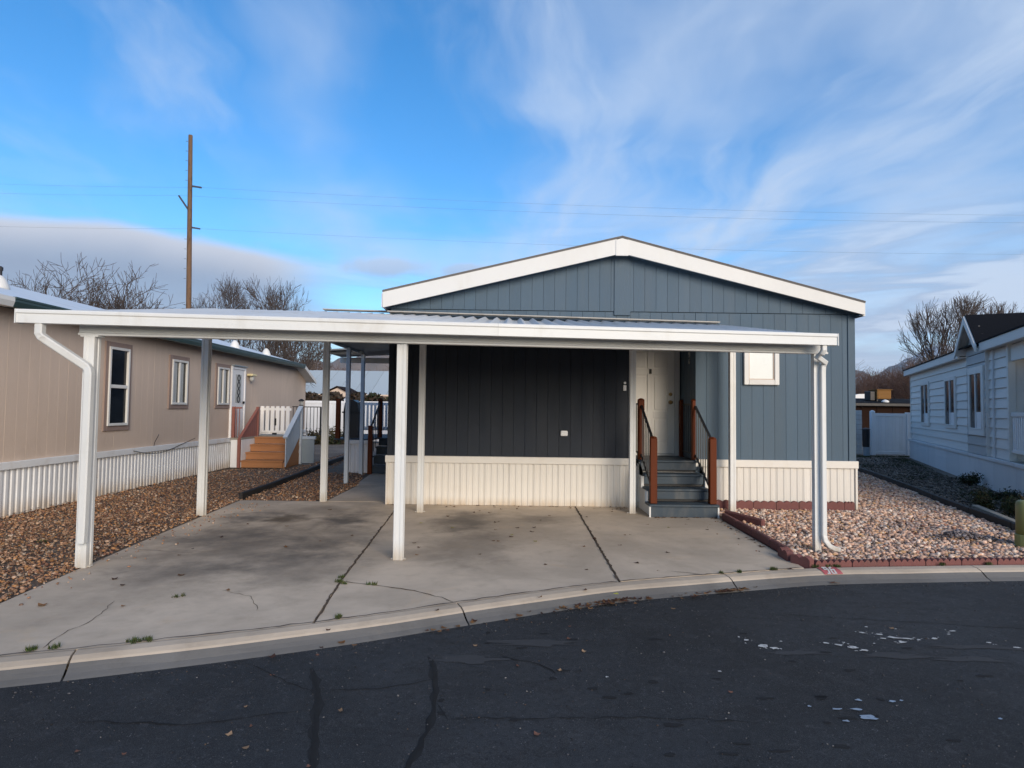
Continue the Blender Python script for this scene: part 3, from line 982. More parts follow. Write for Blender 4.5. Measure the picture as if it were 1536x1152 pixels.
for a, b in ((HX0 - .02, RX0 + .02), (RX1, HX1 + .01)):
    k = max(2, round((b - a) / .405))
    for i in range(k):
        ribbed(lerp(a, b, i / k), lerp(a, b, (i + 1) / k), HY - .012, 0.005, .70, 4, 'skirt', house)
B(HX0 - .035, RX0 + .01, HY - .055, HY - .004, .672, .782, .006).build('belly_band', 'skirt', house)
B(RX1 - .01, HX1 + .035, HY - .055, HY - .004, .662, .780, .006).build('belly_band', 'skirt', house)
for x in (HX0 - .022, HX1 - .012): B(x, x + .035, HY - .045, HY + .01, 0.0, .672, .004).build('skirting_corner', 'skirt', house)
B(HX0 - .03, HX1 + .02, HY + .006, HY + .03, .0, .66).build('skirting_backing', 'skirt', house)
B(HX0 - .02, HX0 + .01, HY + .03, HB, .0, .75).build('side_skirting', 'skirt', house)
B(HX1 - .01, HX1 + .02, HY + .03, HB, .0, .75).build('side_skirting', 'skirt', house)

# small white-framed window
wn = thing('window', (3.99, HY, 2.24), None)
wn.parent = house
wn.location = Vector((3.99, HY, 2.24)) - house.location
wx0, wx1, wz0, wz1 = 3.735, 4.300, 1.985, 2.66
for a in ((wx0, wx0 + .075, wz0, wz1), (wx1 - .075, wx1, wz0, wz1), (wx0 + .075, wx1 - .075, wz0, wz0 + .085), (wx0 + .075, wx1 - .075, wz1 - .075, wz1)):
    B(a[0], a[1], HY - .055, HY - .002, a[2], a[3], .007).build('frame', 'white_trim', wn)
B(wx0 + .07, wx1 - .07, HY - .022, HY - .012, wz0 + .08, wz1 - .07).build('pane', 'frost', wn)
for a in ((wx0 + .075, wx0 + .09, wz0 + .085, wz1 - .075), (wx1 - .09, wx1 - .075, wz0 + .085, wz1 - .075), (wx0 + .09, wx1 - .09, wz0 + .085, wz0 + .10)):
    B(a[0], a[1], HY - .034, HY - .022, a[2], a[3]).build('gasket', 'tan_siding', wn)

# front door in the recess
dr = thing('door', (2.43, RY, .78), None)
dr.parent = house
dr.location = Vector((2.40, RY, .78)) - house.location
DX0, DX1, DZ0, DZ1 = 2.015, 2.865, .80, 2.72
yd = RY - .03
B(DX0, DX1, yd, yd + .04, DZ0, DZ1, .003).build('door_leaf', 'door', dr)
# stiles and rails proud of the leaf, panels raised between them
st, mid_ = .12, (DX0 + DX1) / 2
rows2 = [(DZ0 + .20, DZ0 + .66), (DZ0 + .76, DZ0 + 1.42), (DZ0 + 1.52, DZ1 - .12)]
rows2 = [(.99, 1.42), (1.54, 2.18), (2.29, 2.60)]
zs_ = [DZ0] + [z for r_ in rows2 for z in r_] + [DZ1]
for xa, xb in ((DX0, DX0 + st), (DX1 - st, DX1), (mid_ - .05, mid_ + .05)):
    B(xa, xb, yd - .018, yd - .0005, DZ0 + .002, DZ1 - .002, .003).build('stile', 'door', dr)
for za, zb in zip(zs_[0::2], zs_[1::2]):
    for xa, xb in ((DX0 + st + .001, mid_ - .051), (mid_ + .051, DX1 - st - .001)):
        B(xa, xb, yd - .017, yd - .0005, za + .002, zb, .003).build('rail', 'door', dr)
for za, zb in rows2:
    for xa, xb in ((DX0 + st, mid_ - .05), (mid_ + .05, DX1 - st)):
        B(xa + .03, xb - .03, yd - .014, yd - .0006, za + .03, zb - .03, .006).build('door_panel', 'door', dr)
kx = DX1 - .07
MB().tube([(kx, yd - .016, 1.70), (kx, yd - .045, 1.70), (kx, yd - .05, 1.70), (kx, yd - .085, 1.70), (kx, yd - .092, 1.70)], [.012, .012, .028, .03, .015], 12).build('knob', 'brass', dr, True)
MB().tube([(kx, yd - .016, 1.70), (kx, yd - .026, 1.70)], .036, 14).build('knob_plate', 'brass', dr)
MB().tube([(kx, yd - .016, 1.84), (kx, yd - .04, 1.84)], .031, 14).build('deadbolt', 'brass', dr)
MB().box(mid_ - .022, mid_ + .022, yd - .030, yd - .019, 2.20, 2.285, .004).tube([(mid_ - .016, yd - .036, 2.25), (mid_, yd - .042, 2.19), (mid_ + .016, yd - .036, 2.25)], .006, 6).build('knocker', 'black_metal', dr)
for xa, xb in ((1.91, DX0 - .004), (DX1 + .004, 2.96)):
    B(xa, xb, RY - .055, RY + .01, .79, 2.78, .005).build('door_casing', 'white_trim', dr)
B(1.91, 2.96, RY - .055, RY + .01, DZ1 + .004, 2.785, .005).build('door_casing', 'white_trim', dr)
B(1.91, 2.96, RY - .09, RY, .765, .797, .004).build('threshold', 'white_trim', dr)
# pale corner trim down the right side of the door, and number digits on the siding beside it
for ch, z in (('9', 2.445), ('6', 2.335)):
    cu = bpy.data.curves.new('house_number', 'FONT')
    cu.body, cu.size, cu.extrude = ch, .135, .006
    tmp = bpy.data.objects.new('number_curve', cu)
    me_ = bpy.data.meshes.new_from_object(tmp)
    bpy.data.objects.remove(tmp)
    o = bpy.data.objects.new('house_number', me_)
    me_.materials.clear()
    me_.materials.append(MT['grey_digit'])
    o.rotation_euler = (R(90), 0, R(-90))
    o.location = Vector((RX1 - .008, HY + .36, z)) - house.location
    o.parent = house
    col.objects.link(o)
bell = thing('doorbell', (1.82, HY, 1.95), None)
bell.parent = house
bell.location = Vector((1.82, HY, 1.95)) - house.location
B(1.795, 1.845, HY - .022, HY - .001, 1.865, 1.955, .008).build('bell_body', 'vinyl', bell)
MB().tube([(1.822, HY - .002, 1.99), (1.822, HY - .02, 1.99)], .021, 12).build('bell_light', 'vinyl', bell)
ob_ = thing('outlet_box', (0, 0, 0), None)
ob_.parent = house
ob_.location = Vector((.847, HY, 1.165)) - house.location
B(.79, .905, HY - .05, HY - .001, 1.125, 1.205, .010).build('outlet_cover', 'vinyl', ob_)
B(.80, .895, HY - .058, HY - .048, 1.185, 1.21, .004).build('outlet_hinge', 'vinyl', ob_)

# low red scalloped edging stones along the foot of the skirting
def scallop(p0, p1, name, n, z0, z1, par, thick=.045, mt_='red_edging', face=(0, -1, 0)):
    """one cast edging length with a scalloped top"""
    p0, p1 = Vector(p0), Vector(p1)
    d = p1 - p0
    prof = [(0, z0)]
    for i in range(n):
        for k in range(5):
            u = (i + k / 4) / n
            prof.append((min(.997, max(.003, u)), z1 - .030 + .030 * math.sin(math.pi * k / 4)))
    prof.append((1, z0))
    P = [p0 + d * u + Vector((0, 0, z)) for u, z in prof]
    off = Vector((d.y, -d.x, 0)).normalized() * thick
    return MB().prism(P, off).build(name, mt_, par)


ed = thing('skirting_edging', (4.2, 9.8, 0), 'dull red scalloped edging stones along the foot of the right white skirting', 'garden edging')
xs_ = 3.12
while xs_ < 5.40:
    x1_ = min(xs_ + .36, 5.44)
    scallop((xs_ + .003, 9.80, 0), (x1_ - .003, 9.80, 0), 'edging_stone', 3, -.02, .155 - random.uniform(0, .01), ed)
    xs_ += .36

# ------------------------------------------------------------------ front steps
stp = thing('entry_steps', (2.53, 9.4, 0), 'slate blue wooden entry steps with red-brown posts and thin black railings', 'steps')
SX0, SX1 = 2.045, 3.005
risers = [8.98, 9.27, 9.56, 9.85]
for k, y in enumerate(risers):
    z = .19 * (k + 1)
    y2 = risers[k + 1] if k < 3 else RY - .10
    w0, w1 = (SX0 - .03, SX1 + .03) if k == 0 else (SX0, SX1)
    B(w0 + .02, w1 - .02, y, y + .035, z - (.185 if k == 0 else .155), z - .037, .004).build('riser', 'step_paint', stp)
    B(w0 + .03, w1 - .03, y + .045, y + .055, max(.002, z - .188), z - .04).build('gap_shade_board', 'dark_plastic', stp)  # added black board standing in for the shade inside the riser gap
    nb = 2 if k < 3 else 6
    for b_ in range(nb):
        ya = lerp(y - .022, y2 + .01, b_ / nb)
        yb = lerp(y - .022, y2 + .01, (b_ + 1) / nb) - .006
        B(w0, w1, ya, yb, z - .034, z, .005).build('tread_board', 'step_paint', stp)
# stepped white side sheets
for x in (SX0 - .002, SX1 + .002):
    sx = -1 if x < 2.5 else 1
    P = [(x, 8.985, .01)]
    for k, y in enumerate(risers):
        z = .19 * (k + 1) - .036
        P += [(x, y + .002, z)]
        P += [(x, (risers[k + 1] + .002) if k < 3 else HY - .07, z)]
    P += [(x, HY - .07, .01)]
    MB().prism(P, (sx * -.02 if sx < 0 else .02, 0, 0)).build('side_sheet', 'white_trim', stp)
    for k, y in enumerate(risers[:3]):
        z = .19 * (k + 1) - .036
        B(x + sx * .003, x + sx * .028, y - .012, y + .016, max(.0, z - .185), z, .003).build('corner_strip', 'white_trim', stp)
    B(x - .01, x + .01, HY - .07, RY - .1, .10, .70).build('landing_side', 'white_trim', stp)
PW = .049


def post(x, y, z0, z1):
    m = MB().box(x - PW, x + PW, y - PW, y + PW, z0, z1 - .03, .006)
    m.lathe((x, y, z1 - .03), [(PW * 1.20, 0), (PW * 1.05, .012), (PW * .5, .026), (.002, .030)], 4)
    return m.build('rail_post', 'redwood', stp)


lx, rx_ = 2.095, 2.965
for x in (lx, rx_):
    post(x, 9.07, .192, 1.175)
    post(x, 9.95, .762, 1.75)
    post(x, 10.66, .762, 1.75)
    a, b = Vector((x, 9.07, 1.10)), Vector((x, 9.95, 1.655))
    MB().bar(a, b, .032, .024).build('top_rail', 'black_metal', stp)
    lo0, lo1 = Vector((x, 9.07, .34)), Vector((x, 9.95, .87))
    MB().bar(lo0, lo1, .026, .020).build('bottom_rail', 'black_metal', stp)
    for i in range(7):
        t_ = (i + 1) / 8
        MB().bar(lo0.lerp(lo1, t_), a.lerp(b, t_), .014, .014, (0, 1, 0)).build('baluster', 'black_metal', stp)
    MB().bar((x, 9.95, 1.66), (x, 10.66, 1.66), .032, .024).build('top_rail', 'black_metal', stp)
    MB().bar((x, 9.95, .86), (x, 10.66, .86), .026, .020).build('bottom_rail', 'black_metal', stp)
    for i in range(5):
        y = lerp(9.95, 10.66, (i + 1) / 6)
        MB().bar((x, y, .86), (x, y, 1.65), .014, .014, (0, 1, 0)).build('baluster', 'black_metal', stp)

# ------------------------------------------------------------------ carport
cp = thing('carport', (-.5, 7.8, 0), 'white metal carport on slim posts in front of the blue house', 'carport')
FA, FB = Vector((-4.54, 5.58, 0)), Vector((3.52, 6.62, 0))


def front_y(x): return lerp(FA.y, FB.y, (x - FA.x) / (FB.x - FA.x))


def croof(x, y): return 2.352 + .012 * min(1, max(0, (y - front_y(x) - .3) / 3.)) * 3 + .160 * (y - front_y(x))


def back_y(x):
    if x < -3.10: return lerp(9.05, 10.15, (x + 4.54) / 1.44)
    if x < -1.99: return 10.15
    return 9.862


# corrugated roof sheets
RP = .19
x_ = -4.53
while x_ < 3.45:
    x2 = min(x_ + RP * 4, 3.46)
    P = []
    k = 0
    xa = x_
    while xa < x2 - .01:
        for (u, h) in ((.0, 0), (.18, 0), (.46, .044), (.54, .044), (.82, 0)):
            if xa + u * RP < x2: P.append((xa + u * RP, h))
        xa += RP
    P.append((x2 - .002, 0))
    vs_ = []
    ys = [0, .33, .66, 1]
    for x, h in P:
        for u in ys:
            y = lerp(front_y(x) + .02, back_y(x), u)
            vs_.append((x, y, croof(x, y) + h))
    vs2 = [(a, b, c - .004) for a, b, c in vs_]
    fs_ = [(i * 4 + j, (i + 1) * 4 + j, (i + 1) * 4 + j + 1, i * 4 + j + 1) for i in range(len(P) - 1) for j in range(3)]
    n = len(vs_)
    fs_ += [tuple(q + n for q in f[::-1]) for f in fs_]
    fs_ += [(i * 4, i * 4 + n, (i + 1) * 4 + n, (i + 1) * 4) for i in range(len(P) - 1)]
    fs_ += [((i + 1) * 4 + 3, (i + 1) * 4 + 3 + n, i * 4 + 3 + n, i * 4 + 3) for i in range(len(P) - 1)]
    MB().add(vs_ + vs2, fs_).build('roof_sheet', 'roof_sheet', cp)
    x_ = x2
    if x2 >= 3.45: break
# flashing strip over the rear ends
for xa, xb in ((-3.12, -2.0), (-2.0, 3.30)):
    za, zb = croof(xa, back_y(xa + .01)) + .052, croof(xb, back_y(xb)) + .052
    yb_ = back_y(xa + .05) - .004
    MB().prism([(xa, yb_, za), (xb, yb_, zb), (xb, yb_, zb + .016), (xa, yb_, za + .016)], (0, -.15, 0)).build('flashing', 'flashing', cp)
# front gutter: a box trough with a rolled lip, in two lengths
gd = (FB - FA).normalized()
gn = Vector((gd.y, -gd.x, 0))       # towards the road
for a, b in ((0.0, .5450), (.5452, 1.0)):
    p, q = FA.lerp(FB, a), FA.lerp(FB, b)
    sec = [(.0, 2.283), (-.085, 2.283), (-.085, 2.35), (-.075, 2.35), (-.075, 2.297), (-.008, 2.297), (-.008, 2.400), (.004, 2.408), (.010, 2.396), (.010, 2.375), (.0, 2.366)]
    P = [p + gn * u + Vector((0, 0, z)) for u, z in sec]
    MB().prism(P, q - p).build('gutter', 'white_metal', cp)
for e_, s in ((FA, -1), (FB, 1)):
    P = [e_ + gn * u + Vector((0, 0, z)) for u, z in ((.014, 2.278), (-.09, 2.278), (-.09, 2.400), (.014, 2.408))]
    MB().prism(P, gd * (.008 * s)).build('gutter_cap', 'white_metal', cp)
# beams
PL, PM, PR = Vector((-4.053, 5.90, 0)), Vector((-1.137, 6.35, 0)), Vector((3.439, 6.90, 0))


def beam(p, q, zp, zq, hz=.17, hw=.045):
    p, q = Vector(p), Vector(q)
    d = (q - p).normalized()
    nn = Vector((d.y, -d.x, 0))
    sec = [(-hw, 0), (hw, 0), (hw, .018), (hw * .55, .026), (hw * .55, hz - .026), (hw, hz - .018), (hw, hz), (-hw, hz), (-hw, hz - .018), (-hw * .55, hz - .026), (-hw * .55, .026), (-hw, .018)]
    P = [p + nn * u + Vector((0, 0, zp + z)) for u, z in sec]
    return MB().prism(P, q - p + Vector((0, 0, zq - zp))).build('beam', 'white_metal', cp)


beam((-4.16, 5.885, 0), (3.54, 6.91, 0), 2.205, 2.21)
beam((-3.35, 9.95, 0), (-3.06, 10.10, 0), 2.86, 2.88, .12)
beam((-2.05, 9.12, 0), (3.60, 9.62, 0), 2.72, 2.66)


def cpost(x, y, z0, z1, w_=.045, name='post'):
    """square post with fluted faces"""
    c, g_ = w_, w_ * .14
    sec = []
    for (dx_, dy_) in ((1, 0), (0, 1), (-1, 0), (0, -1)):
        tx, ty = -dy_, dx_
        for u, dd in ((-.92, 1), (-.35, 1), (-.25, 1 - .12), (.25, 1 - .12), (.35, 1), (.92, 1)):
            sec.append((x + c * (dx_ * dd + tx * u), y + c * (dy_ * dd + ty * u), z0))
    m = MB().prism(sec, (0, 0, z1 - z0))
    return m.build(name, 'white_metal', cp)


cpost(PL.x, PL.y, 0, 2.205, .052)
cpost(PM.x, PM.y - .02, 0.002, 2.205, .050)
cpost(PR.x - .02, PR.y, 0, 2.207, .035)
cpost(-4.343, 8.69, 0, croof(-4.343, 8.69) - .01, .050)
cpost(-3.061, 10.10, 0, 2.872, .047)
cpost(-1.344, 9.19, 0, 2.735, .045)
cpost(1.832, 9.31, 0, 2.71, .045)
cpost(3.44, 9.58, 0, 2.665, .045)
for p in ((PL.x, PL.y), (PM.x, PM.y - .02), (-1.344, 9.19), (1.832, 9.31)):
    B(p[0] - .075, p[0] + .075, p[1] - .02, p[1] + .02, .005, .014).build('foot_plate', 'white_metal', cp)
B(PL.x - .085, PL.x + .085, PL.y - .05, PL.y + .05, 2.19, 2.204).build('cap_plate', 'white_metal', cp)
# downspouts
gl = FA.lerp(FB, .022) - gn * .045
MB().rect_tube([(gl.x, gl.y, 2.283), (gl.x, gl.y, 2.19), (gl.x + .012, gl.y + .006, 2.165), (gl.x + .04, gl.y + .03, 2.135), (PL.x + .015, PL.y - .088, 1.90), (PL.x + .04, PL.y - .092, 1.87),
                (PL.x + .048, PL.y - .094, 1.83), (PL.x + .048, PL.y - .094, 1.0), (PL.x + .044, PL.y - .094, .40), (PL.x + .040, PL.y - .094, .245)], .036, .036, (0, 1, 0)).build('downspout', 'white_metal', cp)
gr = FA.lerp(FB, .984) - gn * .045
MB().rect_tube([(gr.x, gr.y, 2.283), (gr.x, gr.y, 2.235), (gr.x - .006, gr.y + .02, 2.20), (gr.x - .03, gr.y + .08, 2.165), (PR.x + .045, PR.y - .085, 2.11), (PR.x + .030, PR.y - .068, 2.07),
                (PR.x + .026, PR.y - .066, 2.0), (PR.x + .026, PR.y - .066, .20), (PR.x + .036, PR.y - .072, .14), (PR.x + .075, PR.y - .085, .085), (PR.x + .125, PR.y - .095, .06), (PR.x + .18, PR.y - .105, .05)],
               .027, .027, (0, 1, 0)).build('downspout', 'white_metal', cp)

# ------------------------------------------------------------------ tan house on the left
LA = Vector((-6.849, 8.302, 0))
_ly = Vector((-.0291, .99958, 0)).normalized()
_lx = Vector((_ly.y, -_ly.x, 0))
LXF = Matrix((_lx, _ly, Vector((0, 0, 1)))).transposed().to_4x4()
LXF.translation = LA
LRIB = LXF @ Matrix.Rotation(R(90), 4, 'Z')
th = thing('tan_house', LXF @ Vector((-3.5, 4, 0)), 'long tan manufactured house with dark green gutter and white roof', 'house')
L0, L1 = -3.6, 13.2
B(-7.0, -.02, L0, L1, .62, 2.84, xf=LXF).build('wall_core', 'tan_siding', th)
y = L0
while y < L1 - .05:
    y2 = min(y + 1.2, L1)
    prof = [(-.02, y)]
    n = max(1, round((y2 - y) / .2))
    vs_ = []
    for i in range(n):
        a, b = lerp(y, y2, i / n), lerp(y, y2, (i + 1) / n)
        dgr = .008 if i == 0 else .0018
        vs_ += [(0 - dgr, a), (0, a + .005), (0, b - .001)]
    k = len(vs_)
    V = [(x, yy, .72) for x, yy in vs_] + [(x, yy, 2.83) for x, yy in vs_]
    m = MB(LXF)
    m.add(V, [(i, i + 1, i + 1 + k, i + k) for i in range(k - 1)]).build('siding_panel', 'tan_siding', th)
    y = y2
# skirting
y = L0
while y < 7.25:
    ribbed(y, y + .62, -.012, 0, .665, 6, 'skirt_blue_white', th, .013, LRIB)
    y += .62
y = 7.9
while y < 13.1:
    ribbed(y, y + .62, -.012, 0, .665, 6, 'skirt_blue_white', th, .013, LRIB)
    y += .62
B(-.03, -.005, L0, L1, 0, .66, xf=LXF).build('skirting_backing', 'skirt_blue_white', th)
B(.0, .055, L0, L1, .64, .745, .006, LXF).build('belly_band', 'skirt_blue_white', th)
# roof, gutter, eaves
MB(LXF).prism([(.28, L0 - .3, 2.925), (-3.5, L0 - .3, 3.99), (-3.5, L0 - .3, 3.93), (.28, L0 - .3, 2.885)], (0, 12.05 - L0 + .3, 0)).build('roof_slope', 'white_roof', th)
MB(LXF).prism([(-7.3, L0 - .3, 2.925), (-3.5, L0 - .3, 3.99), (-3.5, L0 - .3, 3.93), (-7.3, L0 - .3, 2.885)], (0, 12.05 - L0 + .3, 0)).build('roof_slope', 'white_roof', th)
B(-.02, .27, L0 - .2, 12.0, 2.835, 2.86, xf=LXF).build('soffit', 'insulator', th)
gsec = [(.20, 2.80), (.31, 2.80), (.335, 2.87), (.335, 2.925), (.318, 2.925), (.312, 2.87), (.30, 2.82), (.20, 2.82)]
for a, b, mm in ((-.34, 12.05, 'green_gutter'), (L0 - .2, -.345, 'white_trim')):
    MB(LXF).prism([(x, a, z) for x, z in gsec], (0, b - a, 0)).build('gutter', mm, th)
B(.285, .345, -.34, 12.05, 2.905, 2.935, .004, LXF).build('drip_edge', 'green_gutter', th)
# lower rear end of the roof with its white edge board
MB(LXF).prism([(.28, 12.06, 2.90), (.28, 13.35, 2.44), (.28, 13.35, 2.38), (.28, 12.06, 2.84)], (-6.0, 0, 0)).build('rear_roof', 'white_roof', th)
MB(LXF).prism([(.285, 12.06, 2.93), (.285, 13.40, 2.45), (.285, 13.40, 2.34), (.285, 12.06, 2.80)], (.03, 0, 0)).build('rear_fascia', 'white_trim', th)
for (x, yv, z, s) in ((-1.70, 1.95, 3.47, 1.0), (-.42, 8.25, 3.10, .95), (-.48, 10.7, 3.12, .95)):
    MB(LXF).lathe((x, yv, z - .04), [(.15 * s, 0), (.145 * s, .05), (.10 * s, .17), (.055 * s, .23), (.02 * s, .25)], 14).build('roof_vent', 'white_trim', th, True)
MB(LXF).lathe((-2.45, 2.9, 3.62), [(.03, 0), (.03, .34), (.042, .34), (.042, .40), (.015, .42)], 12).build('flue_pipe', 'dark_plastic', th)


def lwin(y0, y1, z0, z1, kind):
    wn_ = thing('window', (0, 0, 0), None)
    wn_.parent = th
    wn_.location = LXF @ Vector((0, (y0 + y1) / 2, (z0 + z1) / 2)) - th.location
    t_ = .085
    for a in ((y0 - t_, y0, z0 - t_, z1 + t_), (y1, y1 + t_, z0 - t_, z1 + t_), (y0, y1, z1, z1 + t_), (y0, y1, z0 - t_, z0)):
        B(-.005, .022, a[0], a[1], a[2], a[3], .003, LXF).build('casing', 'mauve_trim', wn_)
    f_ = .045
    for a in ((y0, y0 + f_, z0, z1), (y1 - f_, y1, z0, z1), (y0 + f_, y1 - f_, z1 - f_, z1), (y0 + f_, y1 - f_, z0, z0 + f_)):
        B(-.005, .045, a[0], a[1], a[2], a[3], .004, LXF).build('frame', 'white_trim', wn_)
    if kind == 'hung':
        zm = (z0 + z1) / 2
        B(-.005, .038, y0 + f_, y1 - f_, zm - .03, zm + .03, .004, LXF).build('sash_rail', 'white_trim', wn_)
        B(-.003, .004, y0 + f_, y1 - f_, zm + .03, z1 - f_, xf=LXF).build('pane', 'glass', wn_)
        B(-.003, .010, y0 + f_, y1 - f_, z0 + f_, zm - .03, xf=LXF).build('pane', 'glass', wn_)
    else:
        ym = (y0 + y1) / 2
        B(-.005, .036, ym - .028, ym + .028, z0 + f_, z1 - f_, .004, LXF).build('sash_stile', 'white_trim', wn_)
        B(-.003, .004, y0 + f_, ym - .028, z0 + f_, z1 - f_, xf=LXF).build('pane', 'glass', wn_)
        B(-.003, .004, ym + .028, y1 - f_, z0 + f_, z1 - f_, xf=LXF).build('pane', 'glass', wn_)
        for a, b in ((y0 + f_ + .05, ym - .09), (ym + .09, y1 - f_ - .10)):
            B(.005, .010, a, b, z0 + f_, z1 - f_, xf=LXF).build('blind', 'blind', wn_)


lwin(2.16, 2.74, 1.17, 2.535, 'hung')
lwin(4.22, 4.85, 1.55, 2.48, 'slide')
lwin(6.30, 6.92, 1.56, 2.465, 'slide')
ld = thing('door', (0, 0, 0), None)
ld.parent = th
ld.location = LXF @ Vector((0, 7.46, .74)) - th.location
for a in ((7.04, 7.10, .74, 2.54), (7.84, 7.90, .74, 2.54), (7.10, 7.84, 2.47, 2.54)):
    B(-.005, .05, a[0], a[1], a[2], a[3], .004, LXF).build('door_frame', 'vinyl', ld)
B(-.002, .030, 7.105, 7.835, .75, 2.465, .003, LXF).build('door_leaf', 'vinyl', ld)
B(.031, .034, 7.30, 7.64, 1.62, 2.34, xf=LXF).build('door_glass', 'blind', ld)
for k in range(2):
    P = []
    for i in range(25):
        u = i / 24
        P.append((.040, 7.47 + (1 if k else -1) * .075 * math.sin(u * math.pi * 4), lerp(1.62, 2.34, u)))
    MB(LXF).tube(P, .011, 5).build('scroll_grille', 'dark_plastic', ld)
B(.034, .075, 7.74, 7.80, 1.60, 1.66, .008, LXF).build('handle', 'black_metal', ld)
B(.02, .10, 7.05, 7.89, 2.545, 2.575, .004, LXF).build('door_hood', 'grey_blue', ld)
pl_ = thing('porch_light', (0, 0, 0), None)
pl_.parent = th
pl_.location = LXF @ Vector((0, 8.2, 2.35)) - th.location
B(.0, .16, 8.05, 8.35, 2.34, 2.40, .02, LXF).build('lamp_cap', mat('cream_lamp_shade', (.72, .62, .36), .5), pl_)
MB(LXF).lathe((.08, 8.2, 2.20), [(.03, 0), (.06, .04), (.06, .13), (.03, .14)], 10).build('lamp_glass', 'blind', pl_)
# loose cable drooping over the belly band
P = [(.062, 2.9 + 2.3 * i / 20, .70 - .10 * math.sin(math.pi * min(1, i / 14)) + (.0 if i < 14 else .02 * (i - 14))) for i in range(21)]
MB(LXF).tube(P, .006, 5).build('cable', 'dark_plastic', th)
MB(LXF).tube([(.03, 3.62, .72), (.06, 3.6, .82), (.08, 3.66, .92), (.05, 3.75, .96)], .006, 5).build('cable', 'dark_plastic', th)

# its porch: deck, orange stairs, rails
pk = thing('side_porch', LXF @ Vector((.7, 9.5, 0)), 'small deck with orange cedar stairs and white picket rail beside the tan house', 'porch')
PX0, PX1, PY0, PY1, PZ = .06, 1.34, 8.14, 9.0, .735
for i in range(9):
    a = lerp(PX0, PX1, i / 9)
    B(a + .004, a + (PX1 - PX0) / 9 - .004, PY0, PY1, PZ - .04, PZ, .003, LXF).build('deck_board', 'grey_board', pk)
B(PX0, .33, 7.02, 8.13, .0, .70, .01, LXF).build('white_cabinet', 'vinyl', pk)
B(PX0 - .0, .335, 7.0, 8.13, .70, .745, .004, LXF).build('cabinet_top', 'grey_board', pk)
SXa, SXb = .34, 1.36
rise = PZ / 4
for k in range(4):
    y0 = 7.02 + k * .275
    B(SXa, SXb, y0, y0 + .03, rise * k + .005, rise * (k + 1) - .036, .003, LXF).build('stair_riser', 'cedar', pk)
    for j in range(2):
        B(SXa - .01, SXb + .01, y0 - .02 + j * .147, y0 + .122 + j * .147, rise * (k + 1) - .034, rise * (k + 1), .004, LXF).build('stair_tread', 'cedar', pk)
MB(LXF).prism([(SXa - .02, 7.0, .0), (SXa - .02, 7.0, .12), (SXa - .02, 8.12, PZ - .02), (SXa - .02, 8.12, .0)], (-.035, 0, 0)).build('stringer', 'cedar', pk)
MB(LXF).prism([(SXb + .02, 7.0, .0), (SXb + .02, 7.0, .12), (SXb + .02, 8.12, PZ - .02), (SXb + .02, 8.12, .0)], (.035, 0, 0)).build('stringer', 'cedar', pk)
# left stair rail: faded red boards under a sloping cap
for i in range(9):
    y0 = 7.0 + i * .122
    za, zb = .20 + (y0 - 7.0) * .66, .20 + (y0 + .118 - 7.0) * .66
    MB(LXF).prism([(SXa - .06, y0, za - .12), (SXa - .06, y0 + .116, zb - .12), (SXa - .06, y0 + .116, zb + .50), (SXa - .06, y0, za + .50)], (.02, 0, 0)).build('rail_board', 'rose_rail', pk)
MB(LXF).bar((SXa - .05, 6.98, .71), (SXa - .05, 8.12, 1.46), .07, .04).build('rail_cap', 'rose_rail', pk)
for (x, y, z0, z1) in ((SXa - .05, 8.14, .3, 1.52), (SXa - .05, 6.99, 0, .72), (.09, 7.10, .745, 1.52)):
    B(x - .035, x + .035, y - .035, y + .035, z0, z1, .005, LXF).build('rail_post', 'rose_rail', pk)
B(.09, SXa - .05, 7.09, 7.12, 1.47, 1.51, .003, LXF).build('rail_cap', 'rose_rail', pk)
for x in (.16, .23): MB(LXF).bar((x, 7.105, .745), (x, 7.105, 1.47), .016, .016, (0, 1, 0)).build('rail_bar', 'rose_rail', pk)
# right stair rail: pale blue boards
for i in range(9):
    y0 = 7.0 + i * .122
    za = .08 + (y0 - 7.0) * .66
    zb = za + .118 * .66
    MB(LXF).prism([(SXb + .06, y0, za - .05), (SXb + .06, y0 + .118, zb - .05), (SXb + .06, y0 + .118, zb + .68), (SXb + .06, y0, za + .68)], (.02, 0, 0)).build('rail_board', 'pale_blue', pk)
MB(LXF).bar((SXb + .07, 6.96, .76), (SXb + .07, 8.14, 1.54), .11, .045).build('rail_cap', 'pale_blue', pk)
B(SXb + .03, SXb + .11, 8.12, 8.20, 0, 1.55, .006, LXF).build('rail_post', 'pale_blue', pk)
# grey end panel of the deck with small brackets
B(SXb + .05, SXb + .42, 8.22, 8.26, .02, .66, .006, LXF).build('end_panel', 'grey_blue', pk)
B(SXb + .03, SXb + .45, 8.20, 8.30, .66, .74, .006, LXF).build('panel_cap', 'pale_blue', pk)
for z in (.50, .30): B(SXb + .02, SXb + .09, 8.10, 8.19, z, z + .09, .008, LXF).build('bracket', 'pale_blue', pk)
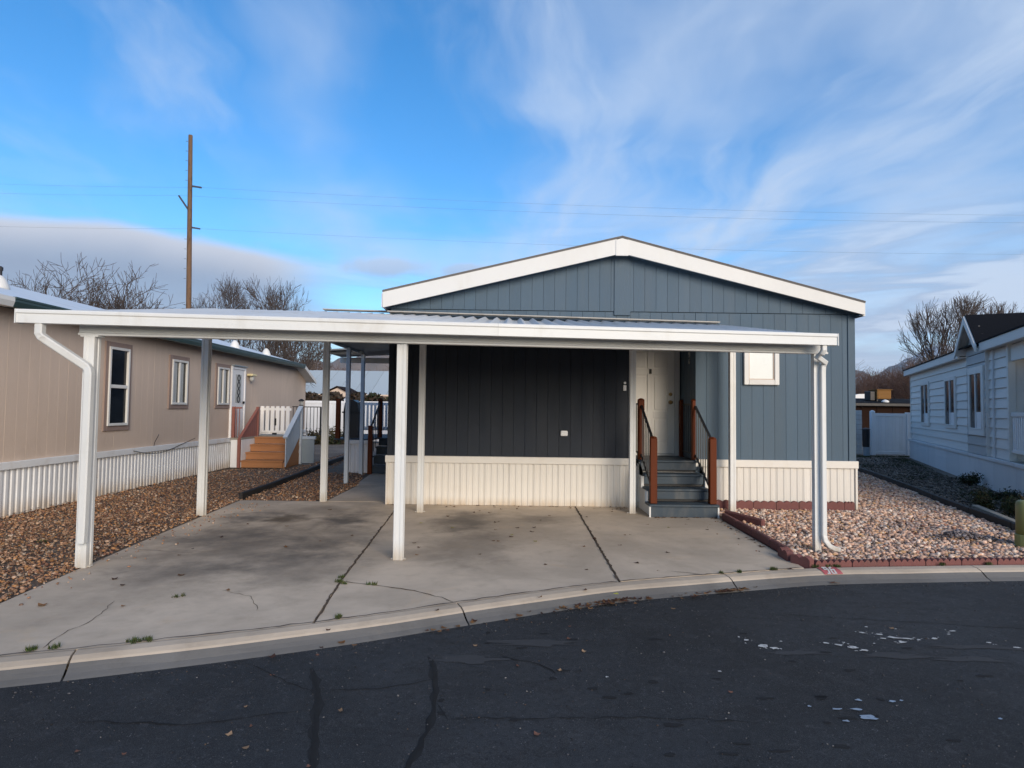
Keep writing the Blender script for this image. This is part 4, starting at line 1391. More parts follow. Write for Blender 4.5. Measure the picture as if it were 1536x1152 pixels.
# back picket rail
for i in range(6):
    x = .10 + i * .142
    B(x - .05, x + .05, 8.96, 8.985, PZ + .06, 1.54, .004, LXF).build('picket', 'vinyl', pk)
B(.03, .90, 8.986, 9.02, PZ + .02, PZ + .12, .004, LXF).build('rail_bar', 'vinyl', pk)
B(.03, .90, 8.986, 9.02, 1.42, 1.49, .004, LXF).build('rail_bar', 'vinyl', pk)
B(.40, .52, 8.93, 8.958, PZ + .01, PZ + .06, .004, LXF).build('gate_hinge', 'black_metal', pk)
B(.45, .50, 8.94, 8.958, 1.0, 1.20, .004, LXF).build('gate_latch', 'black_metal', pk)
for i in range(9):
    x = lerp(.95, 1.72, i / 8)
    MB(LXF).bar((x, 9.0, PZ), (x, 9.0, 1.52), .014 if i < 8 else .04, .014 if i < 8 else .04, (0, 1, 0)).build('rail_bar', 'black_metal', pk)
B(.92, 1.74, 8.99, 9.01, 1.52, 1.545, .004, LXF).build('rail_cap', 'black_metal', pk)
lt = thing('lantern', LXF @ Vector((SXb + .07, 8.16, 1.565)), 'small dark lantern standing on the pale blue stair post', 'lantern')
lo = LXF @ Vector((SXb + .07, 8.16, 1.565))
MB().lathe(lo, [(.06, 0), (.06, .02), (.045, .022)], 4).build('base', 'dark_plastic', lt)
MB().lathe(lo + Vector((0, 0, .022)), [(.045, 0), (.05, .10)], 4).build('glass', 'blind', lt)
MB().lathe(lo + Vector((0, 0, .122)), [(.085, 0), (.07, .03), (.02, .06)], 4).build('cap', 'dark_plastic', lt)

# ------------------------------------------------------------------ deep side awning and back deck of the blue house
aw = thing('side_awning', (-2.9, 13, 0), 'white flat awning along the far left flank of the blue house', 'awning')
n_aw = 9
for i in range(n_aw):
    ya, yb = lerp(10.25, 15.5, i / n_aw), lerp(10.25, 15.5, (i + 1) / n_aw)
    x0 = -3.44 if yb < 14.25 else -4.32
    MB().prism([(x0, ya + .004, 2.80), (HX0 - .03, ya + .004, 2.93), (HX0 - .03, ya + .004, 2.965), (x0, ya + .004, 2.835)], (0, yb - ya - .008, 0)).build('awning_panel', 'awning_shaded', aw)
B(-3.48, -3.44, 10.25, 14.13, 2.76, 2.88, .004).build('awning_fascia', 'white_metal', aw)
B(-4.34, -3.44, 14.14, 14.18, 2.765, 2.885, .004).build('awning_fascia', 'white_metal', aw)
B(-4.36, HX0 - .04, 15.5, 15.56, 2.66, 2.80, .004).build('rear_beam', 'white_metal', aw)
for (x, y) in ((-3.34, 12.5), (-3.44, 14.13), (-4.30, 14.20)):
    B(x - .04, x + .04, y - .04, y + .04, 0, 2.765, .006).build('post', 'pale_blue', aw)
dk = thing('back_deck', (-3, 15.5, 0), 'dark back deck with brown posts and white pickets behind the side awning', 'deck')
DZ = .80
for i in range(10):
    a = lerp(14.55, 17.2, i / 10)
    B(-4.2 if i < 9 else -4.2, -3.31, a + .004, a + .26, DZ - .04, DZ, .003).build('deck_board', 'step_paint', dk)
for i in range(8):
    a = lerp(15.25, 17.2, i / 8)
    B(-3.30, HX0 - .04, a + .004, a + .24, DZ - .04, DZ, .003).build('deck_board', 'step_paint', dk)
ribbed(-3.86, -3.33, 14.53, 0, .68, 5, 'skirt_right', dk, .02)
B(-3.88, -3.32, 14.47, 14.53, .68, .77, .005).build('belly_band', 'skirt_right', dk)
for k in range(4):
    y0 = 14.30 + k * .26
    B(-3.25, HX0 - .05, y0, y0 + .03, .2 * k + .01, .2 * (k + 1) - .037, .003).build('stair_riser', 'step_paint', dk)
    B(-3.27, HX0 - .05, y0 - .02, y0 + .27, .2 * (k + 1) - .035, .2 * (k + 1), .004).build('stair_tread', 'step_paint', dk)
for (x, y, z0, z1) in ((-3.27, 14.28, 0, 1.12), (-3.27, 15.3, .8, 1.78), (-4.12, 14.6, .8, 1.74)):
    B(x - .05, x + .05, y - .05, y + .05, z0, z1, .006).build('rail_post', 'redwood', dk)
MB().bar((-3.27, 14.28, 1.06), (-3.27, 15.3, 1.70), .035, .03).build('top_rail', 'black_metal', dk)
for i in range(5):
    t_ = (i + 1) / 6
    MB().bar((-3.27, lerp(14.28, 15.3, t_), lerp(.3, .9, t_)), (-3.27, lerp(14.28, 15.3, t_), lerp(1.06, 1.70, t_)), .016, .016, (0, 1, 0)).build('baluster', 'black_metal', dk)
for i in range(22):
    x = lerp(-4.25, -2.05, i / 21)
    B(x - .032, x + .032, 17.22, 17.24, .93, 1.62, .003).build('picket', 'vinyl', dk)
B(-4.3, HX0 - .04, 17.25, 17.28, .90, 1.0, .003).build('rail_bar', 'vinyl', dk)
B(-4.3, HX0 - .04, 17.25, 17.28, 1.60, 1.68, .003).build('rail_bar', 'vinyl', dk)
gb = thing('covered_grill', (-3.88, 15.0, DZ), 'black covered barbecue standing on the dark back deck', 'grill')
MB().prism([(-4.06, 14.85, DZ), (-3.70, 14.85, DZ), (-3.69, 14.85, DZ + .62), (-3.74, 14.85, DZ + .86), (-3.84, 14.85, DZ + .92), (-3.96, 14.85, DZ + .92), (-4.04, 14.85, DZ + .84), (-4.07, 14.85, DZ + .62)], (0, .42, 0)).build('cover', 'dark_plastic', gb)
B(-4.10, -3.66, 14.83, 15.29, DZ + .60, DZ + .635, .01).build('cover_hem', 'dark_plastic', gb)

# ------------------------------------------------------------------ pale blue house on the right
u_ = Vector((-.459, -1, 0)).normalized()
i_ = Vector((-u_.y, u_.x, 0))
RXF = Matrix((u_, i_, Vector((0, 0, 1)))).transposed().to_4x4()
RXF.translation = Vector((14.34, 22.0, 0))
rh = thing('pale_blue_house', RXF @ Vector((6, 3, 0)), 'pale blue lap-sided house with small cross gable and white porch rail', 'house')
B(0.02, 11.05, .02, 7.6, .0, 2.93, xf=RXF).build('wall_core', 'lap_blue', rh)
B(11.05, 16.0, 1.6, 7.6, .0, 2.93, xf=RXF).build('wall_core', 'lap_cream', rh)


def laps(x0, x1, y, z0, z1, mt_, par, step=.205):
    z = z0
    while z < z1 - .02:
        zt = min(z + step, z1)
        P = [(x0, y - .034, z + .010), (x0, y - .006, zt + .004), (x0, y + .01, zt + .004), (x0, y + .01, z + .010)]
        MB(RXF).prism(P, (x1 - x0, 0, 0)).build('lap_board', mt_, par)
        z += step


laps(0.0, 8.10, 0, .655, 2.92, 'lap_blue', rh)
laps(8.125, 9.68, -.06, .655, 2.93, 'lap_shaded', rh)
laps(9.70, 11.0, 0, .655, 2.92, 'lap_blue', rh)
z = 2.93
while z < 3.50:
    hw = (3.62 - z) / .74 * .88
    B(8.86 - hw, 8.86 + hw, -.075, -.05, z, z + .20, xf=RXF).build('lap_board', 'lap_shaded', rh)
    z += .205
laps(11.2, 15.9, 1.6, .75, 2.9, 'lap_cream', rh)
for x in (8.10, 9.685): B(x, x + .03, -.085, .0, .655, 2.93, .003, RXF).build('corner_trim', 'lap_blue', rh)
B(-.03, .05, -.04, .03, .655, 2.93, .004, RXF).build('corner_trim', 'lap_blue', rh)
B(10.97, 11.08, -.045, .08, .655, 2.93, .004, RXF).build('corner_trim', 'lap_cream', rh)
MB(RXF).tube([(10.1, -.045, .66), (10.1, -.045, 2.9)], .022, 8).build('conduit', 'skirt_right', rh)
# skirting
k = 10
for i in range(k):
    a, b = lerp(-.05, 14.5, i / k), lerp(-.05, 14.5, (i + 1) / k)
    B(a + .003, b - .003, -.075, -.03, -.1, .58, .004, RXF).build('skirting_panel', 'skirt_right', rh)
    B(a + .001, b - .001, -.11, .0, .582, .652, .005, RXF).build('skirting_cap', 'skirt_right', rh)


def rwin(x0, x1, z0, z1, trim, shade, y=-.034):
    wn_ = thing('window', (0, 0, 0), None)
    wn_.parent = rh
    wn_.location = RXF @ Vector(((x0 + x1) / 2, 0, (z0 + z1) / 2)) - rh.location
    t_ = trim
    for a in ((x0 - t_, x0, z0 - t_, z1 + t_), (x1, x1 + t_, z0 - t_, z1 + t_), (x0, x1, z1, z1 + t_), (x0, x1, z0 - t_, z0)):
        B(a[0], a[1], y - .026, y + .03, a[2], a[3], .004, RXF).build('casing', 'lap_blue', wn_)
    f_ = .03
    xm = (x0 + x1) / 2
    for a in ((x0, x0 + f_, z0, z1), (x1 - f_, x1, z0, z1), (x0 + f_, x1 - f_, z1 - f_, z1), (x0 + f_, x1 - f_, z0, z0 + f_), (xm - .022, xm + .022, z0 + f_, z1 - f_)):
        B(a[0], a[1], y - .032, y + .03, a[2], a[3], .003, RXF).build('frame', 'vinyl' if a[0] == xm - .022 else 'lap_blue', wn_)
    for a, b in ((x0 + f_, xm - .022), (xm + .022, x1 - f_)):
        B(a, b, y - .008, y + .02, z0 + f_, z1 - f_, xf=RXF).build('pane', 'glass', wn_)
    B(xm + .03, x1 - f_, y - .013, y - .009, z0 + f_, z0 + f_ + shade, xf=RXF).build('blind', 'vinyl', wn_)


rwin(2.12, 3.28, 1.25, 2.50, .07, .30)
rwin(5.62, 6.72, 1.25, 2.48, .07, .32)
rwin(8.50, 9.50, 1.22, 2.50, .13, .36, -.094)
# eaves
for a, b in ((-.25, 7.86), (9.72, 16)):
    B(a, b, -.20, -.16, 2.915, 3.10, .004, RXF).build('fascia_board', 'lap_blue', rh)
    B(a, b, -.16, .02, 2.93, 2.95, xf=RXF).build('soffit', 'lap_blue', rh)
MB(RXF).prism([(-.3, -.22, 3.10), (-.3, 3.8, 4.05), (-.3, 3.8, 4.11), (-.3, -.22, 3.13)], (16.3, 0, 0)).build('roof_slope', 'shingle_dark', rh)
MB(RXF).prism([(-.3, 7.8, 3.10), (-.3, 3.8, 4.05), (-.3, 3.8, 4.11), (-.3, 7.8, 3.13)], (16.3, 0, 0)).build('roof_slope', 'shingle_dark', rh)
# cross gable
gx, gz = 8.80, 3.80
for sx, ex in ((-1, 7.83), (1, 9.75)):
    z_e = 3.03
    MB(RXF).prism([(ex, -.24, z_e), (gx, -.24, gz), (gx, -.24, gz + .05), (ex, -.24, z_e + .05)], (0, 3.2, 0)).build('gable_roof', 'shingle_dark', rh)
    MB(RXF).prism([(ex, -.275, z_e + .02), (gx, -.275, gz + .02), (gx, -.275, gz - .17), (ex, -.275, z_e - .12)], (0, .033, 0)).build('gable_rake', 'lap_blue', rh)
    MB(RXF).prism([(ex + sx * -.03, -.24, z_e - .06), (gx, -.24, gz - .08), (gx, -.24, gz - .06), (ex + sx * -.03, -.24, z_e - .04)], (0, .2, 0)).build('gable_soffit', 'lap_blue', rh)
# porch
B(11.1, 15.9, -.05, 1.58, .60, .66, .004, RXF).build('porch_floor', 'grey_board', rh)
B(11.09, 15.9, .0, .06, 2.60, 2.92, .004, RXF).build('porch_header', 'lap_cream', rh)
B(11.1, 15.9, -.02, .04, 1.52, 1.60, .006, RXF).build('porch_rail', 'lap_blue', rh)
B(11.1, 15.9, -.01, .03, .82, .88, .004, RXF).build('porch_rail', 'vinyl', rh)
for i in range(38):
    x = 11.16 + i * .12
    B(x - .035, x + .035, .0, .02, .88, 1.52, .003, RXF).build('picket', 'vinyl', rh)
B(13.4, 13.52, -.04, .08, .66, 2.6, .006, RXF).build('porch_post', 'vinyl', rh)

# ------------------------------------------------------------------ right-hand background: fences, low building, rooftop things
fv = thing('vinyl_fence', (14.2, 22.9, 0), 'plain white vinyl fence panel between the whitewashed wall and the pale blue house', 'fence')
B(13.40, 13.54, 22.86, 23.0, 0, 1.60, .006).build('fence_post', 'vinyl', fv)
MB().lathe((13.47, 22.93, 1.60), [(.11, 0), (.10, .03), (.02, .07)], 4).build('post_cap', 'vinyl', fv)
for i in range(9):
    x = lerp(13.545, 14.72, i / 9)
    B(x + .001, x + (14.72 - 13.545) / 9 - .001, 22.91, 22.95, .06, 1.46, .003).build('fence_board', 'vinyl', fv)
B(13.545, 14.72, 22.89, 22.97, 1.44, 1.56, .005).build('top_rail', 'vinyl', fv)
B(13.545, 14.72, 22.89, 22.97, .04, .14, .005).build('bottom_rail', 'vinyl', fv)
B(14.725, 14.87, 22.86, 23.0, 0, 1.60, .006).build('fence_post', 'vinyl', fv)
ws = thing('whitewashed_wall', (12, 23.6, 0), 'weathered whitewashed board wall behind the right side of the blue house', 'wall')
for i in range(9):
    z = i * .185
    B(8.0, 13.44, 23.55 + random.uniform(0, .012), 23.62, z + .004, z + .181, .006).build('wall_board', 'weathered', ws)
bn = thing('black_bin', (12.98, 22.5, 0), 'slim black bin standing against the whitewashed wall beside the vinyl fence', 'bin')
MB().lathe((13.0, 22.5, .0), [(.10, 0), (.105, .02), (.12, .30), (.12, .32)], 10).build('bin_base', 'grey_blue', bn, False)
MB().lathe((12.98, 22.5, .32), [(.12, 0), (.128, .60), (.12, .62)], 10).build('bin_body', 'dark_plastic', bn)
MB().lathe((12.98, 22.5, .94), [(.14, 0), (.14, .03), (.08, .07), (.02, .08)], 10).build('bin_lid', 'dark_plastic', bn)
lb = thing('low_brown_building', (19, 38, 0), 'low dark brown building with flat roof behind the white fences', 'building')
B(14.5, 27, 35.0, 43, 0, 1.95, xf=None).build('wall', 'brown_wall', lb)
for i in range(14): B(14.5 + i * .9, 15.38 + i * .9, 34.95, 35.0, .02, 1.94, .006).build('wall_panel', 'brown_wall', lb)
B(14.2, 27.3, 34.6, 43.3, 1.96, 2.14, .02).build('roof_edge', 'dark_plastic', lb)
MB().prism([(14.2, 34.6, 2.145), (14.2, 39, 2.50), (14.2, 43.3, 2.145)], (13.1, 0, 0)).build('roof', 'shingle_dark', lb)
oc = thing('rooftop_cooler', (21.85, 36.3, 2.3), 'rusty ochre box cooler on the dark flat roof', 'cooler')
B(21.45, 22.28, 36.0, 36.8, 2.40, 2.93, .03).build('cooler_case', 'ochre', oc)
for i in range(5): B(21.52, 22.20, 35.985, 35.999, 2.48 + i * .085, 2.53 + i * .085, .003).build('louvre', 'ochre', oc)
B(21.40, 22.33, 35.95, 36.85, 2.93, 2.97, .01).build('cooler_lid', 'ochre', oc)
for x in (21.52, 22.2): B(x - .03, x + .03, 36.1, 36.7, 2.2, 2.40).build('cooler_leg', 'dark_plastic', oc)
B(21.12, 21.43, 36.15, 36.75, 2.30, 2.86, .03).build('cooler_duct', 'dark_plastic', oc)
sv = thing('satellite_box', (21.2, 35.5, 2.2), 'small white vent cap beside the ochre cooler', 'vent')
MB().lathe((21.55, 35.4, 2.19), [(.20, 0), (.20, .06), (.13, .13), (.03, .17)], 12).build('vent_cap', 'white_trim', sv)
MB().lathe((21.55, 35.4, 2.10), [(.09, 0), (.09, .09)], 10).build('vent_neck', 'white_trim', sv)
cmp_ = thing('white_camper', (22.9, 47, 0), 'white rounded camper roof showing over the dark flat roof', 'camper')
MB().prism([(25.4, 47, .5), (28.1, 47, .5), (28.2, 47, 2.2), (27.9, 47, 2.75), (27.3, 47, 3.04), (26.6, 47, 3.02), (25.7, 47, 2.75), (25.3, 47, 2.2)], (0, 5, 0)).build('camper_shell', 'skirt_right', cmp_)
B(25.8, 27.8, 46.98, 47.0, 2.3, 2.6, .004).build('camper_window', 'glass', cmp_)
for x in (25.8, 27.5): MB().tube([(x, 47.5, .35), (x + .25, 47.5, .35)], .35, 14).build('wheel', 'dark_plastic', cmp_)
pb = thing('pale_shed', (24.6, 46, 0), 'pale stucco shed just right of the blue house far behind', 'shed')
B(21.0, 23.75, 44, 48, 0, 3.25, .02).build('wall', 'lap_cream', pb)
B(20.8, 23.9, 43.8, 48.2, 3.25, 3.36, .02).build('roof', 'shingle_grey', pb)

# ------------------------------------------------------------------ left-hand background: white fence, hedge, long grey-roofed hall
wf = thing('white_fence', (-6, 27, 0), 'white vinyl privacy fence behind the side yard and back deck', 'fence')
for i in range(6):
    x = -11.5 + i * 2.1
    B(x - .065, x + .065, 26.93, 27.07, 0, 1.86, .006).build('fence_post', 'vinyl', wf)
    MB().lathe((x, 27, 1.86), [(.10, 0), (.09, .03), (.02, .08)], 4).build('post_cap', 'vinyl', wf)
    if i == 5: break
    for j in range(12):
        a = lerp(x + .07, x + 2.03, j / 12)
        B(a + .001, a + 1.96 / 12 - .001, 26.98, 27.02, .07, 1.70, .003).build('fence_board', 'vinyl', wf)
    B(x + .07, x + 2.03, 26.96, 27.04, 1.68, 1.80, .004).build('top_rail', 'vinyl', wf)
    B(x + .07, x + 2.03, 26.96, 27.04, .05, .15, .004).build('bottom_rail', 'vinyl', wf)
hall = thing('grey_roofed_hall', (-13, 48, 0), 'long low peach-walled hall under a pale grey metal roof', 'building')
B(-32, 4, 45, 54, 0, 2.5).build('wall', 'pink_wall', hall)
for i in range(30):
    x = lerp(-32.3, 4.3, i / 30)
    MB().prism([(x + .01, 44.6, 2.42), (x + 1.205, 44.6, 2.42), (x + 1.205, 49.5, 4.42), (x + .01, 49.5, 4.42)], (0, 0, .05)).build('roof_panel', 'grey_roof', hall)
MB().prism([(-32.3, 54.4, 2.42), (4.3, 54.4, 2.42), (4.3, 49.5, 4.42), (-32.3, 49.5, 4.42)], (0, 0, .05)).build('roof_slope', 'grey_roof', hall)
B(-32.3, 4.3, 44.55, 44.6, 2.34, 2.46, .004).build('fascia_board', 'pink_wall', hall)
# small peach gable standing in front of the hall
sg = thing('peach_gabled_shed', (-11.4, 40, 0), 'small peach gabled shed in front of the grey-roofed hall', 'shed')
MB().prism([(-12.3, 40, 0), (-10.5, 40, 0), (-10.5, 40, 2.35), (-11.35, 40, 2.80), (-12.3, 40, 2.35)], (0, 3, 0)).build('wall', 'pink_wall', sg)
for s in (-1, 1):
    MB().prism([(-11.4 + s * 1.05, 39.85, 2.30), (-11.4, 39.85, 2.84), (-11.4, 39.85, 2.90), (-11.4 + s * 1.05, 39.85, 2.36)], (0, 3.3, 0)).build('roof_slope', 'brown_wall', sg)


# ------------------------------------------------------------------ leafless trees
def grow(seed, h, kind):
    """segments of a leafless tree that fills a crown of its own kind: (p0, p1, r0, r1, level)"""
    rg = random.Random(seed)
    out = []
    #            bole  crown mid, half height, half width   jitter pull  tilt range    stems  children per level     length per level
    K = {'gnarled': (.26, .62, .42, .44, .30, .05, (.45, 1.10), 1, (3, 3, 3, 3, 4), (.30, .34, .24, .15, .09)),
         'gnarled2': (.22, .60, .44, .50, .26, .07, (.40, 1.00), 1, (3, 3, 3, 3, 4), (.30, .34, .24, .15, .09)),
         'spread': (.24, .62, .44, .34, .18, .10, (.35, .80), 1, (3, 3, 3, 4, 3), (.34, .34, .22, .14, .09)),
         'fan': (.08, .58, .46, .50, .12, .07, (.25, .60), 11, (0, 3, 4, 4, 4), (.20, .62, .30, .18, .10)),
         'upright': (.10, .56, .50, .17, .07, .14, (.30, .65), 1, (4, 4, 3, 4, 2), (.75, .20, .13, .08, .05)),
         'brush': (.02, .50, .52, .46, .24, .05, (.40, 1.00), 9, (0, 3, 3, 4, 4), (.20, .46, .28, .18, .11)),
         'brush_red': (.02, .48, .52, .60, .22, .06, (.40, 1.00), 9, (0, 3, 3, 4, 3), (.20, .46, .28, .18, .11))}
    bole, cz, ch, cw, jit, pull, tilt, stems, kids, lens = K[kind]

    def branch(p, d, L, r, lv):
        n = 4 if lv < 2 else 3
        q = p
        for i in range(n):
            d = (d + Vector((rg.uniform(-jit, jit), rg.uniform(-jit, jit), rg.uniform(-jit, jit) * .6 + pull))).normalized()
            q2 = q + d * (L / n)
            e_ = (q2.x / cw) ** 2 + (q2.y / cw) ** 2 + ((q2.z - cz) / ch) ** 2
            if lv > 0 and e_ > 1.0 + rg.uniform(-.25, .12): return
            r2 = r * (1 - .45 * (i + 1) / n)
            out.append((q, q2, r * (1 - .45 * i / n), r2, lv))
            if lv < 4 and (i >= 1 or lv > 1):
                for _ in range(kids[lv] if i == n - 1 else max(1, kids[lv] - 2)):
                    a = rg.uniform(0, 2 * math.pi)
                    tl_ = rg.uniform(*tilt)
                    s = Matrix.Rotation(a, 3, d) @ d.orthogonal().normalized()
                    branch(q2, (d * math.cos(tl_) + s * math.sin(tl_)).normalized(), lens[lv + 1] * rg.uniform(.65, 1.15), r2 * rg.uniform(.50, .75), lv + 1)
            q = q2

    if stems == 1:
        branch(Vector((0, 0, -.01)), Vector((rg.uniform(-.08, .08), 0, 1)).normalized(), max(bole, lens[0]) * 1.1, .024, 0)
    else:
        out.append((Vector((0, 0, -.01)), Vector((0, 0, bole + .06)), .026, .020, 0))
        for i in range(stems):
            a = i * 2.4
            s_ = .05 + .75 * ((i + .5) / stems) ** .7
            branch(Vector((.012 * math.cos(a), .012 * math.sin(a), bole + rg.uniform(0, .05))), Vector((math.cos(a) * s_, math.sin(a) * s_, 1)).normalized(), lens[1] * rg.uniform(.85, 1.1), .012, 1)
    k = h / max(s[1].z for s in out)
    return [(a * k, b * k, max(.0135, r0 * k), max(.0095, r1 * k), lv) for a, b, r0, r1, lv in out]


def seg_mesh(segs, name, mt_, parent, n=3):
    A = np.array([tuple(s[0]) for s in segs])
    Bq = np.array([tuple(s[1]) for s in segs])
    r0 = np.array([s[2] for s in segs])[:, None]
    r1 = np.array([s[3] for s in segs])[:, None]
    D = Bq - A
    D /= np.linalg.norm(D, axis=1, keepdims=True) + 1e-9
    ref = np.where(np.abs(D[:, 2:3]) > .9, np.array([[1., 0, 0]]), np.array([[0, 0, 1.]]))
    X = np.cross(ref, D)
    X /= np.linalg.norm(X, axis=1, keepdims=True) + 1e-9
    Y = np.cross(D, X)
    rings = []
    for (P, r) in ((A, r0), (Bq, r1)):
        for k in range(n):
            a = 2 * math.pi * k / n
            rings.append(P + (X * math.cos(a) + Y * math.sin(a)) * r)
    V = np.stack(rings, 1).reshape(-1, 3)
    base = (np.arange(len(segs)) * 2 * n)[:, None]
    F = np.concatenate([base + np.array([[k, (k + 1) % n, n + (k + 1) % n, n + k]]) for k in range(n)], 0)
    return mesh_np(name, V, F, mt_, parent)


def make_tree(seed, h, kind, twig='twig', name='bare_tree'):
    segs = grow(seed, h, kind)
    root = thing(name, (0, 0, 0), None)
    cut = 1
    seg_mesh([s for s in segs if s[4] <= cut], 'trunk', 'bark', root, 6)
    seg_mesh([s for s in segs if s[4] > cut], 'crown', twig, root, 3)
    return root


protos = {'gnarled': make_tree(11, 9, 'gnarled'), 'gnarled2': make_tree(23, 9, 'gnarled2'), 'upright': make_tree(5, 10, 'upright'), 'spread': make_tree(8, 10, 'spread'), 'fan': make_tree(3, 10, 'fan'),
          'brush': make_tree(31, 6, 'brush'), 'brush_red': make_tree(37, 7, 'brush_red', 'twig_red', 'bare_thicket_tree')}
used = set()


def plant(kind, x, y, h, rot, label, group, wide=1.0):
    p = protos[kind]
    base_h = {'gnarled': 9, 'gnarled2': 9, 'upright': 10, 'spread': 10, 'fan': 10, 'brush': 6, 'brush_red': 7}[kind]
    if kind in used: o = copy_tree(p)
    else:
        o = p
        used.add(kind)
    s = h / base_h
    o.scale = (s * wide, s * wide, s)
    o.location = (x, y, -.03)
    o.rotation_euler = (0, 0, rot)
    tag(o, label, 'tree', group)


def at(pxx, Y): return (pxx - 768) / 920 * Y       # ground abscissa that lies in a given viewing direction at distance Y


GL = 'bare winter trees beyond the tan house'
for kind, pxx, Y, h, rot, wd, lab in (
        ('gnarled2', 8, 50, 12.9, .4, .8, 'bare tree behind the black flue pipe of the tan house roof'),
        ('gnarled', 98, 48, 13.2, 2.2, .95, 'crooked bare tree with a dark forked trunk above the white roof of the tan house'),
        ('brush', 160, 46, 11.4, 1.0, .62, 'dense rounded leafless tree left of the wooden utility pole'),
        ('gnarled2', 238, 50, 12.2, 3.5, .9, 'spreading bare tree just left of the utility pole'),
        ('spread', 325, 56, 13.8, .3, .6, 'thin pale bare tree just right of the utility pole'),
        ('spread', 393, 56, 13.6, 1.9, .85, 'bare tree with a round open top right of the utility pole'),
        ('spread', 432, 58, 13.6, 4.1, .62, 'bare tree at the right end of the row over the carport roof'),
        ('gnarled', 415, 40, 6.4, 5.0, 1.25, 'low wide bare tree showing under the carport roof left of the awning'),
        ('gnarled2', 455, 43, 6.0, 2.6, 1.2, 'low brown bare tree showing just left of the awning posts'),
        ('gnarled', -12, 46, 11.4, 5.1, .8, 'bare tree at the left end of the row over the tan house roof'),
        ('gnarled2', 48, 52, 12.4, 1.7, .8, 'bare tree between the flue pipe and the crooked forked tree'),
        ('brush_red', 430, 60, 7.0, 1.4, 1.0, 'reddish leafless thicket under the carport roof behind the tan house'),
        ('brush', 124, 52, 10.6, 3.0, .9, 'low leafless brush right of the crooked forked tree'),
        ('gnarled', 205, 52, 11.2, 4.4, .8, 'dark bare tree between the rounded tree and the utility pole'),
        ('gnarled2', 272, 54, 11.6, .2, .8, 'dark bare tree close behind the utility pole'),
        ('spread', 350, 60, 14.2, 2.2, .7, 'pale bare tree between its two neighbours right of the utility pole'),
        ('brush', 440, 56, 10.6, 1.2, .7, 'leafless brush at the right end of the row over the carport roof'),
        ('brush_red', 540, 70, 5.9, .7, 1.0, 'reddish leafless thicket over the grey hall roof'),
        ('brush_red', 495, 68, 6.6, 2.9, .9, 'reddish leafless thicket behind the white awning edge'),
        ('spread', 470, 80, 13.5, 1.2, .55, 'faint small bare tree over the left end of the carport flashing')):
    plant(kind, at(pxx, Y), Y, h * (1.02 if Y > 44 and h > 9 else 1.0), rot, lab, GL, wd)
GR = 'bare winter trees beyond the pale blue house'
for kind, pxx, Y, h, rot, wd, lab in (
        ('fan', 1440, 46, 10.8, 2.4, .9, 'large fan-shaped bare tree behind the cross gable of the pale blue house'),
        ('upright', 1492, 52, 11.2, .2, .55, 'first slim upright bare tree right of the fan-shaped one'),
        ('upright', 1508, 53, 11.5, 1.2, .5, 'second slim upright bare tree right of the fan-shaped one'),
        ('upright', 1524, 52, 11.3, 2.2, .55, 'third slim upright bare tree right of the fan-shaped one'),
        ('upright', 1541, 53, 11.6, 3.1, .55, 'fourth slim upright bare tree right of the fan-shaped one'),
        ('upright', 1560, 52, 11.4, 4.1, .55, 'slim upright bare tree at the far end of the row'),
        ('brush_red', 1288, 66, 6.6, .3, 1.0, 'reddish leafless thicket beside the right edge of the blue house'),
        ('brush_red', 1315, 70, 7.0, 1.6, 1.0, 'reddish leafless thicket behind the white camper roof'),
        ('brush_red', 1345, 68, 6.8, 2.7, 1.0, 'reddish leafless thicket behind the ochre cooler'),
        ('brush_red', 1372, 64, 7.0, 3.9, 1.0, 'reddish leafless thicket right of the ochre cooler'),
        ('gnarled', 1400, 60, 9.0, 4.4, .9, 'bare tree in front of the snowy mountain beside the pale blue eave'),
        ('brush_red', 1400, 72, 9.0, 5.2, 1.0, 'tall reddish leafless thicket under the snowy mountain')):
    plant(kind, at(pxx, Y), Y, h, rot, lab, GR, wd)
for k_, p_ in protos.items():
    if k_ not in used: bpy.data.objects.remove(p_)
# the far wood that closes the view, one mass of scrub
rg_ = random.Random(99)
segs = []
for i in range(2600):
    x = rg_.uniform(-75, 95)
    y = rg_.uniform(86, 104)
    h_ = rg_.uniform(2.6, 6.2) * (1.0 + .35 * math.sin(x * .31) + .2 * math.sin(x * .83))
    p = Vector((x, y, 0))
    segs.append((p, p + Vector((rg_.uniform(-.3, .3), rg_.uniform(-.3, .3), h_ * .5)), .05, .035, 1))
    q = segs[-1][1]
    for k in range(9):
        d = Vector((rg_.uniform(-1, 1), rg_.uniform(-1, 1), rg_.uniform(.3, 1.4))).normalized()
        q2 = q + d * h_ * rg_.uniform(.2, .5)
        segs.append((q, q2, .03, .02, 2))
        for kk in range(3):
            d2 = (d + Vector((rg_.uniform(-1, 1), rg_.uniform(-1, 1), rg_.uniform(-.3, .8)))).normalized()
            segs.append((q.lerp(q2, rg_.uniform(.4, 1)), q2 + d2 * h_ * .22, .022, .014, 3))
tag(seg_mesh(segs, 'far_woods', 'twig_red', None), 'distant brown leafless woods closing the view', kind='stuff')

